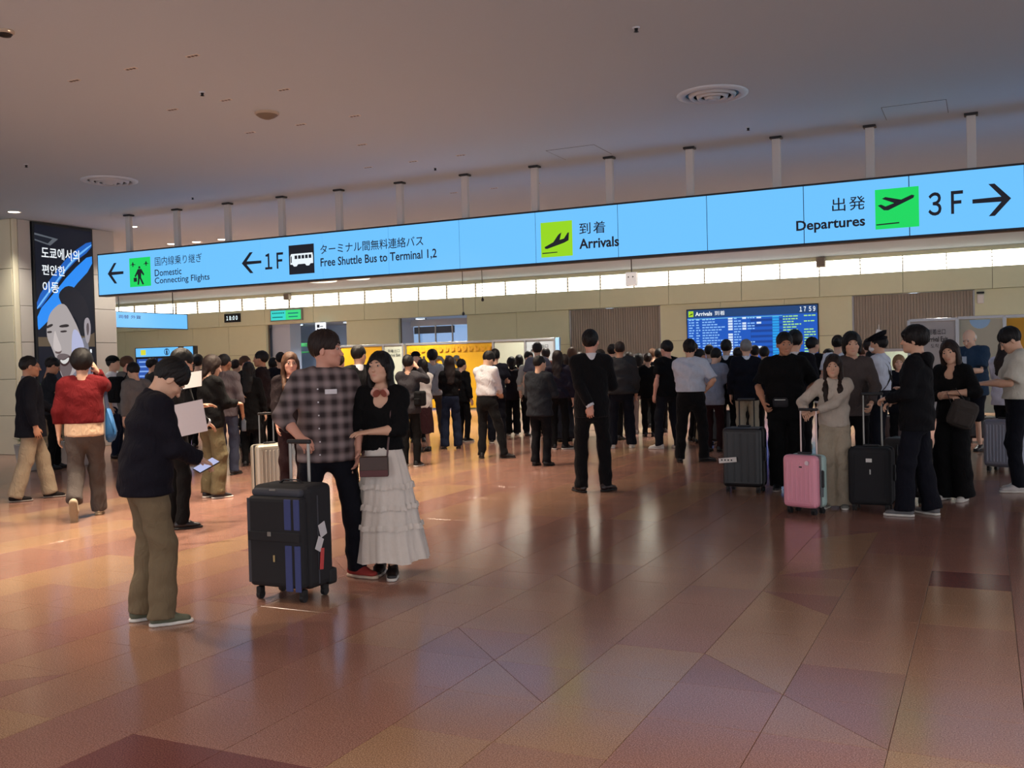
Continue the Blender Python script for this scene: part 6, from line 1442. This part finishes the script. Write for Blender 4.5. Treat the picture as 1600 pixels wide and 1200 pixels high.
p64 = P(1446, 806, 'person in black hooded jacket and dark jeans in profile', H=1.75, a=-80, lv='near', top=jkt(cloth('jacket_technical_black', (24, 25, 31)), hem=.80, fit=.040, sfit=.026, hood=cloth('jacket_technical_black', (24, 25, 31)), fold=.006), bot=tr(cloth('jeans_midnight', (26, 28, 42)), fit=.020, wide=.020, fold=.006), hair=('bowl', 'k'), head=(0, 0, 0), L=(-.06, .25, 1.10, -.6, -.4, -.8), R=(.08, .22, 1.06, .6, -.4, -.8), shoe=(mat('shoe_grey_knit', srgb(104, 104, 106), rough=.8), 'w'), feet=((-.10, .16, 0), (.10, -.04, -30)), curl=(.8, .8))
suitcase(1420, 784, 'black suitcase half hidden behind the person in the hooded jacket', -20, w=.42, d=.28, h=.66, handle=.36, ribs=4)
p65 = P(1492, 781, 'person in black top and wide black trousers holding a grey backpack', H=1.62, a=-155, lv='near', fem=True, top=T(BLACK, name='top', sleeve=.70, fit=.034, hem=.86, box=.5), bot=tr(BLACK, fit=.026, wide=.045), hair=('long', 'b'), head=(-10, 8, 10), L=(-.10, .25, 1.20, -.8, -.1, -.6), R='fold', neck='v', shoe=('w', 'w'), curl=(1.1, 1.0))
gb = root('backpack', 'soft grey backpack hanging from the hand of the person in black', 'bag', tuple(p65['W'](V3(-.22, .26, .97))))
box('bag_body', (0, 0, 0), (.26, .17, .28), cloth('nylon_taupe', (74, 68, 64)), gb, .06, rot=Matrix.Rotation(.35, 3, 'Y')); box('pocket', (0, -.085, -.04), (.18, .04, .14), cloth('nylon_taupe', (74, 68, 64)), gb, .02, rot=Matrix.Rotation(.35, 3, 'Y')); bag_strap('shoulder_strap', [(-.1, 0, .1), (-.14, 0, .22), (-.06, 0, .26), (.02, 0, .14)], .03, M_GRIP, gb)
p66 = P(1521, 704, 'person in teal tshirt and shorts reading a phone', H=1.84, a=-150, lv='midf', top=tee(cloth('tee_teal', (46, 66, 88)), fit=.05, sfit=.04, sleeve=.42, hem=.80, box=1.2), bot=tr(NAVY, end=.46, fit=.03), hair=('bald', 'w'), skin='o', head=(0, 28, 0), L='phone', R='phone', shoe=(M_BLACKSHOE, 'k'), build=1.08)
poly('tshirt_print', Rect(tuple(p66['W'](p66['pel'] + V3(.04, .172, .20))), tuple(p66['D'](V3(-1, 0, 0))), tuple(p66['D'](V3(0, 1, 0))), .07, .2), bar(0, 0, 1, 1), cloth('print_white', (200, 206, 212)), None, .01, .004)
_pr = bpy.data.objects['tshirt_print']; _pr.parent = p66['root']; _pr.matrix_parent_inverse = (Matrix.Translation(p66['root'].location) @ Matrix.Rotation(p66['rz'], 4, 'Z')).inverted()
phone(p66, 1, 'phone read by the person in the teal tshirt')
q = P(1571, 722, 'person in a white patterned jersey reading a phone', H=1.66, a=35, lv='mid', fem=True, top=tee(mat('jersey_white_pattern', srgb(206, 204, 214), rough=.8, noise=.55, nscale=9), fit=.045, sleeve=.4, hem=.82), bot=tr(BLACK), hair=('long', 'b'), head=(0, 25, 0), L='phone', R='phone')
p68 = P(1596, 768, 'person in cream shirt and striped trainers at the right edge', H=1.76, a=-100, lv='near', top=tee(cloth('shirt_cream_white', (206, 204, 190)), fit=.045, sfit=.04, sleeve=.44, hem=.98), bot=tr(NAVY, waist=1.04, fit=.02), hair=('full', 'k'), head=(0, 34, 0), L='phone', R='phone', shoe=(mat('trainer_white', srgb(206, 200, 196), rough=.6), 'w'), feet=((-.1, .04, 0), (.1, .0, 0)))
suitcase(1570, 737, 'silver ribbed suitcase before the person in the cream shirt', -30, w=.42, d=.27, h=.66, shell=mat('suitcase_silver', srgb(128, 132, 146), rough=.35, metal=.4, noise=.03), ribs=8, handle=0)
suitcase(1534, 690, 'low black suitcase behind the person with the grey backpack', 5, w=.44, d=.3, h=.42, handle=0, ribs=3)
# ---- more of the crowd in the gaps
for (x, yf, H, a, hr, m, lab, fem) in (
    (242, 708, 1.76, 70, ('short', 'k'), CHAR, 'man in charcoal top behind the head of the man reading his phone', False),
    (372, 700, 1.70, 40, ('short', 'b'), NAVY, 'person in navy seen between the mauve shirt and the long black coat', False),
    (431, 702, 1.70, 10, ('full', 'k'), BLACK, 'person in black partly hidden behind the maroon short sleeves', False),
    (534, 738, 1.70, 20, ('short', 'b'), CHAR, 'man in charcoal jacket just right of the plaid shirt', False),
    (814, 676, 1.66, 0, ('medium', 'k'), BLACK, 'person in black seen left of the pale topped person', True),
    (874, 688, 1.70, 5, ('short', 'k'), NAVY, 'person in navy behind the purple padded jacket', False),
    (909, 672, 1.68, -10, ('full', 'b'), CHAR, 'person in charcoal seen at the left shoulder of the black suit', False),
    (986, 676, 1.66, 10, ('short', 'b'), GREYD, 'person in dark grey between the bomber jacket and the ink coat', False),
    (1032, 676, 1.70, 0, ('full', 'k'), NAVY, 'person in navy seen right of the clipped up hair', False),
    (1182, 688, 1.70, -5, ('short', 'k'), BLACK, 'person in black between the navy blazer and the charcoal suit', False)):
    P(x, yf, lab, H=H, a=a, fem=fem, top=jkt(m), bot=tr(BLACK), hair=hr)
# ---- left edge: bench, planters
g = atz(12, 745, 0)
be = root('bench', 'dark upholstered bench at the left edge before the pillar', 'bench', (g[0] - 1.25, g[1] - .15, 0), math.radians(6))
M_LEA = mat('bench_leather', srgb(40, 40, 42), rough=.5, noise=.05)
box('seat', (0, 0, .43), (1.5, .55, .14), M_LEA, be, .04, seg=3); box('backrest', (0, .28, .74), (1.5, .13, .42), M_LEA, be, .04, seg=3)
for sx in (-1, 1):
    for sy in (-1, 1): cyl('leg', (sx * .65, sy * .2, 0), (sx * .65, sy * .2, .37), .022, M_ALU, be, n=10)
def planter(x, yf, label, leafc, n=60, w=.36, h=.42, seed=1, spread=.28):
    g = atz(x, yf, 0); r = root('planter', label, 'planter', (g[0], g[1] + w / 2, 0)); mp = mat('planter_white', srgb(198, 194, 188), rough=.5, noise=.03)
    bm = bmesh.new(); vs_ = add_box(bm, (0, 0, h / 2), (w, w, h), None, .012)
    for v in bm.verts: f_ = .78 + .22 * v.co.z / h; v.co.x *= f_; v.co.y *= f_
    bm_obj('pot', bm, mp, r); box('soil', (0, 0, h - .001), (w - .06, w - .06, .008), mat('soil', srgb(50, 38, 30), rough=1), r)
    rr = np.random.RandomState(seed); mleaf = mat('leaf_' + label[:5].strip(), leafc, rough=.5, noise=.2)
    for k in range(n):
        a = rr.uniform(0, 6.28); l_ = rr.uniform(.12, .30); t = rr.uniform(.3, 1.2); bx_, by_ = rr.uniform(-.09, .09, 2)
        d = V3(math.cos(a) * math.cos(t), math.sin(a) * math.cos(t), math.sin(t)); sdv = unit(np.cross(d, V3(0, 0, 1))) * .022; b0 = V3(bx_, by_, h)
        m_ = b0 + d * l_ * .5 + V3(0, 0, .02); e = b0 + d * l_ + V3(0, 0, -.03)
        V = [tuple(b0), tuple(m_ + sdv), tuple(e), tuple(m_ - sdv), tuple(m_ + V3(0, 0, -.012))]
        me = bpy.data.meshes.new('leaf'); me.from_pydata(V, [], [(0, 4, 1), (1, 4, 2), (2, 4, 3), (3, 4, 0)]); link('leaf', me, mleaf, r)
planter(34, 736, 'green leafed white planter at the left edge by the bench', srgb(96, 110, 60), 50, seed=2)
planter(104, 729, 'dark leafed white planter behind the person in the blazer', srgb(34, 48, 34), 60, w=.42, seed=3)
print('people', len(PEOPLE), 'time', time.time() - T0, 'quads', sum(len(m.polygons) for m in bpy.data.meshes))
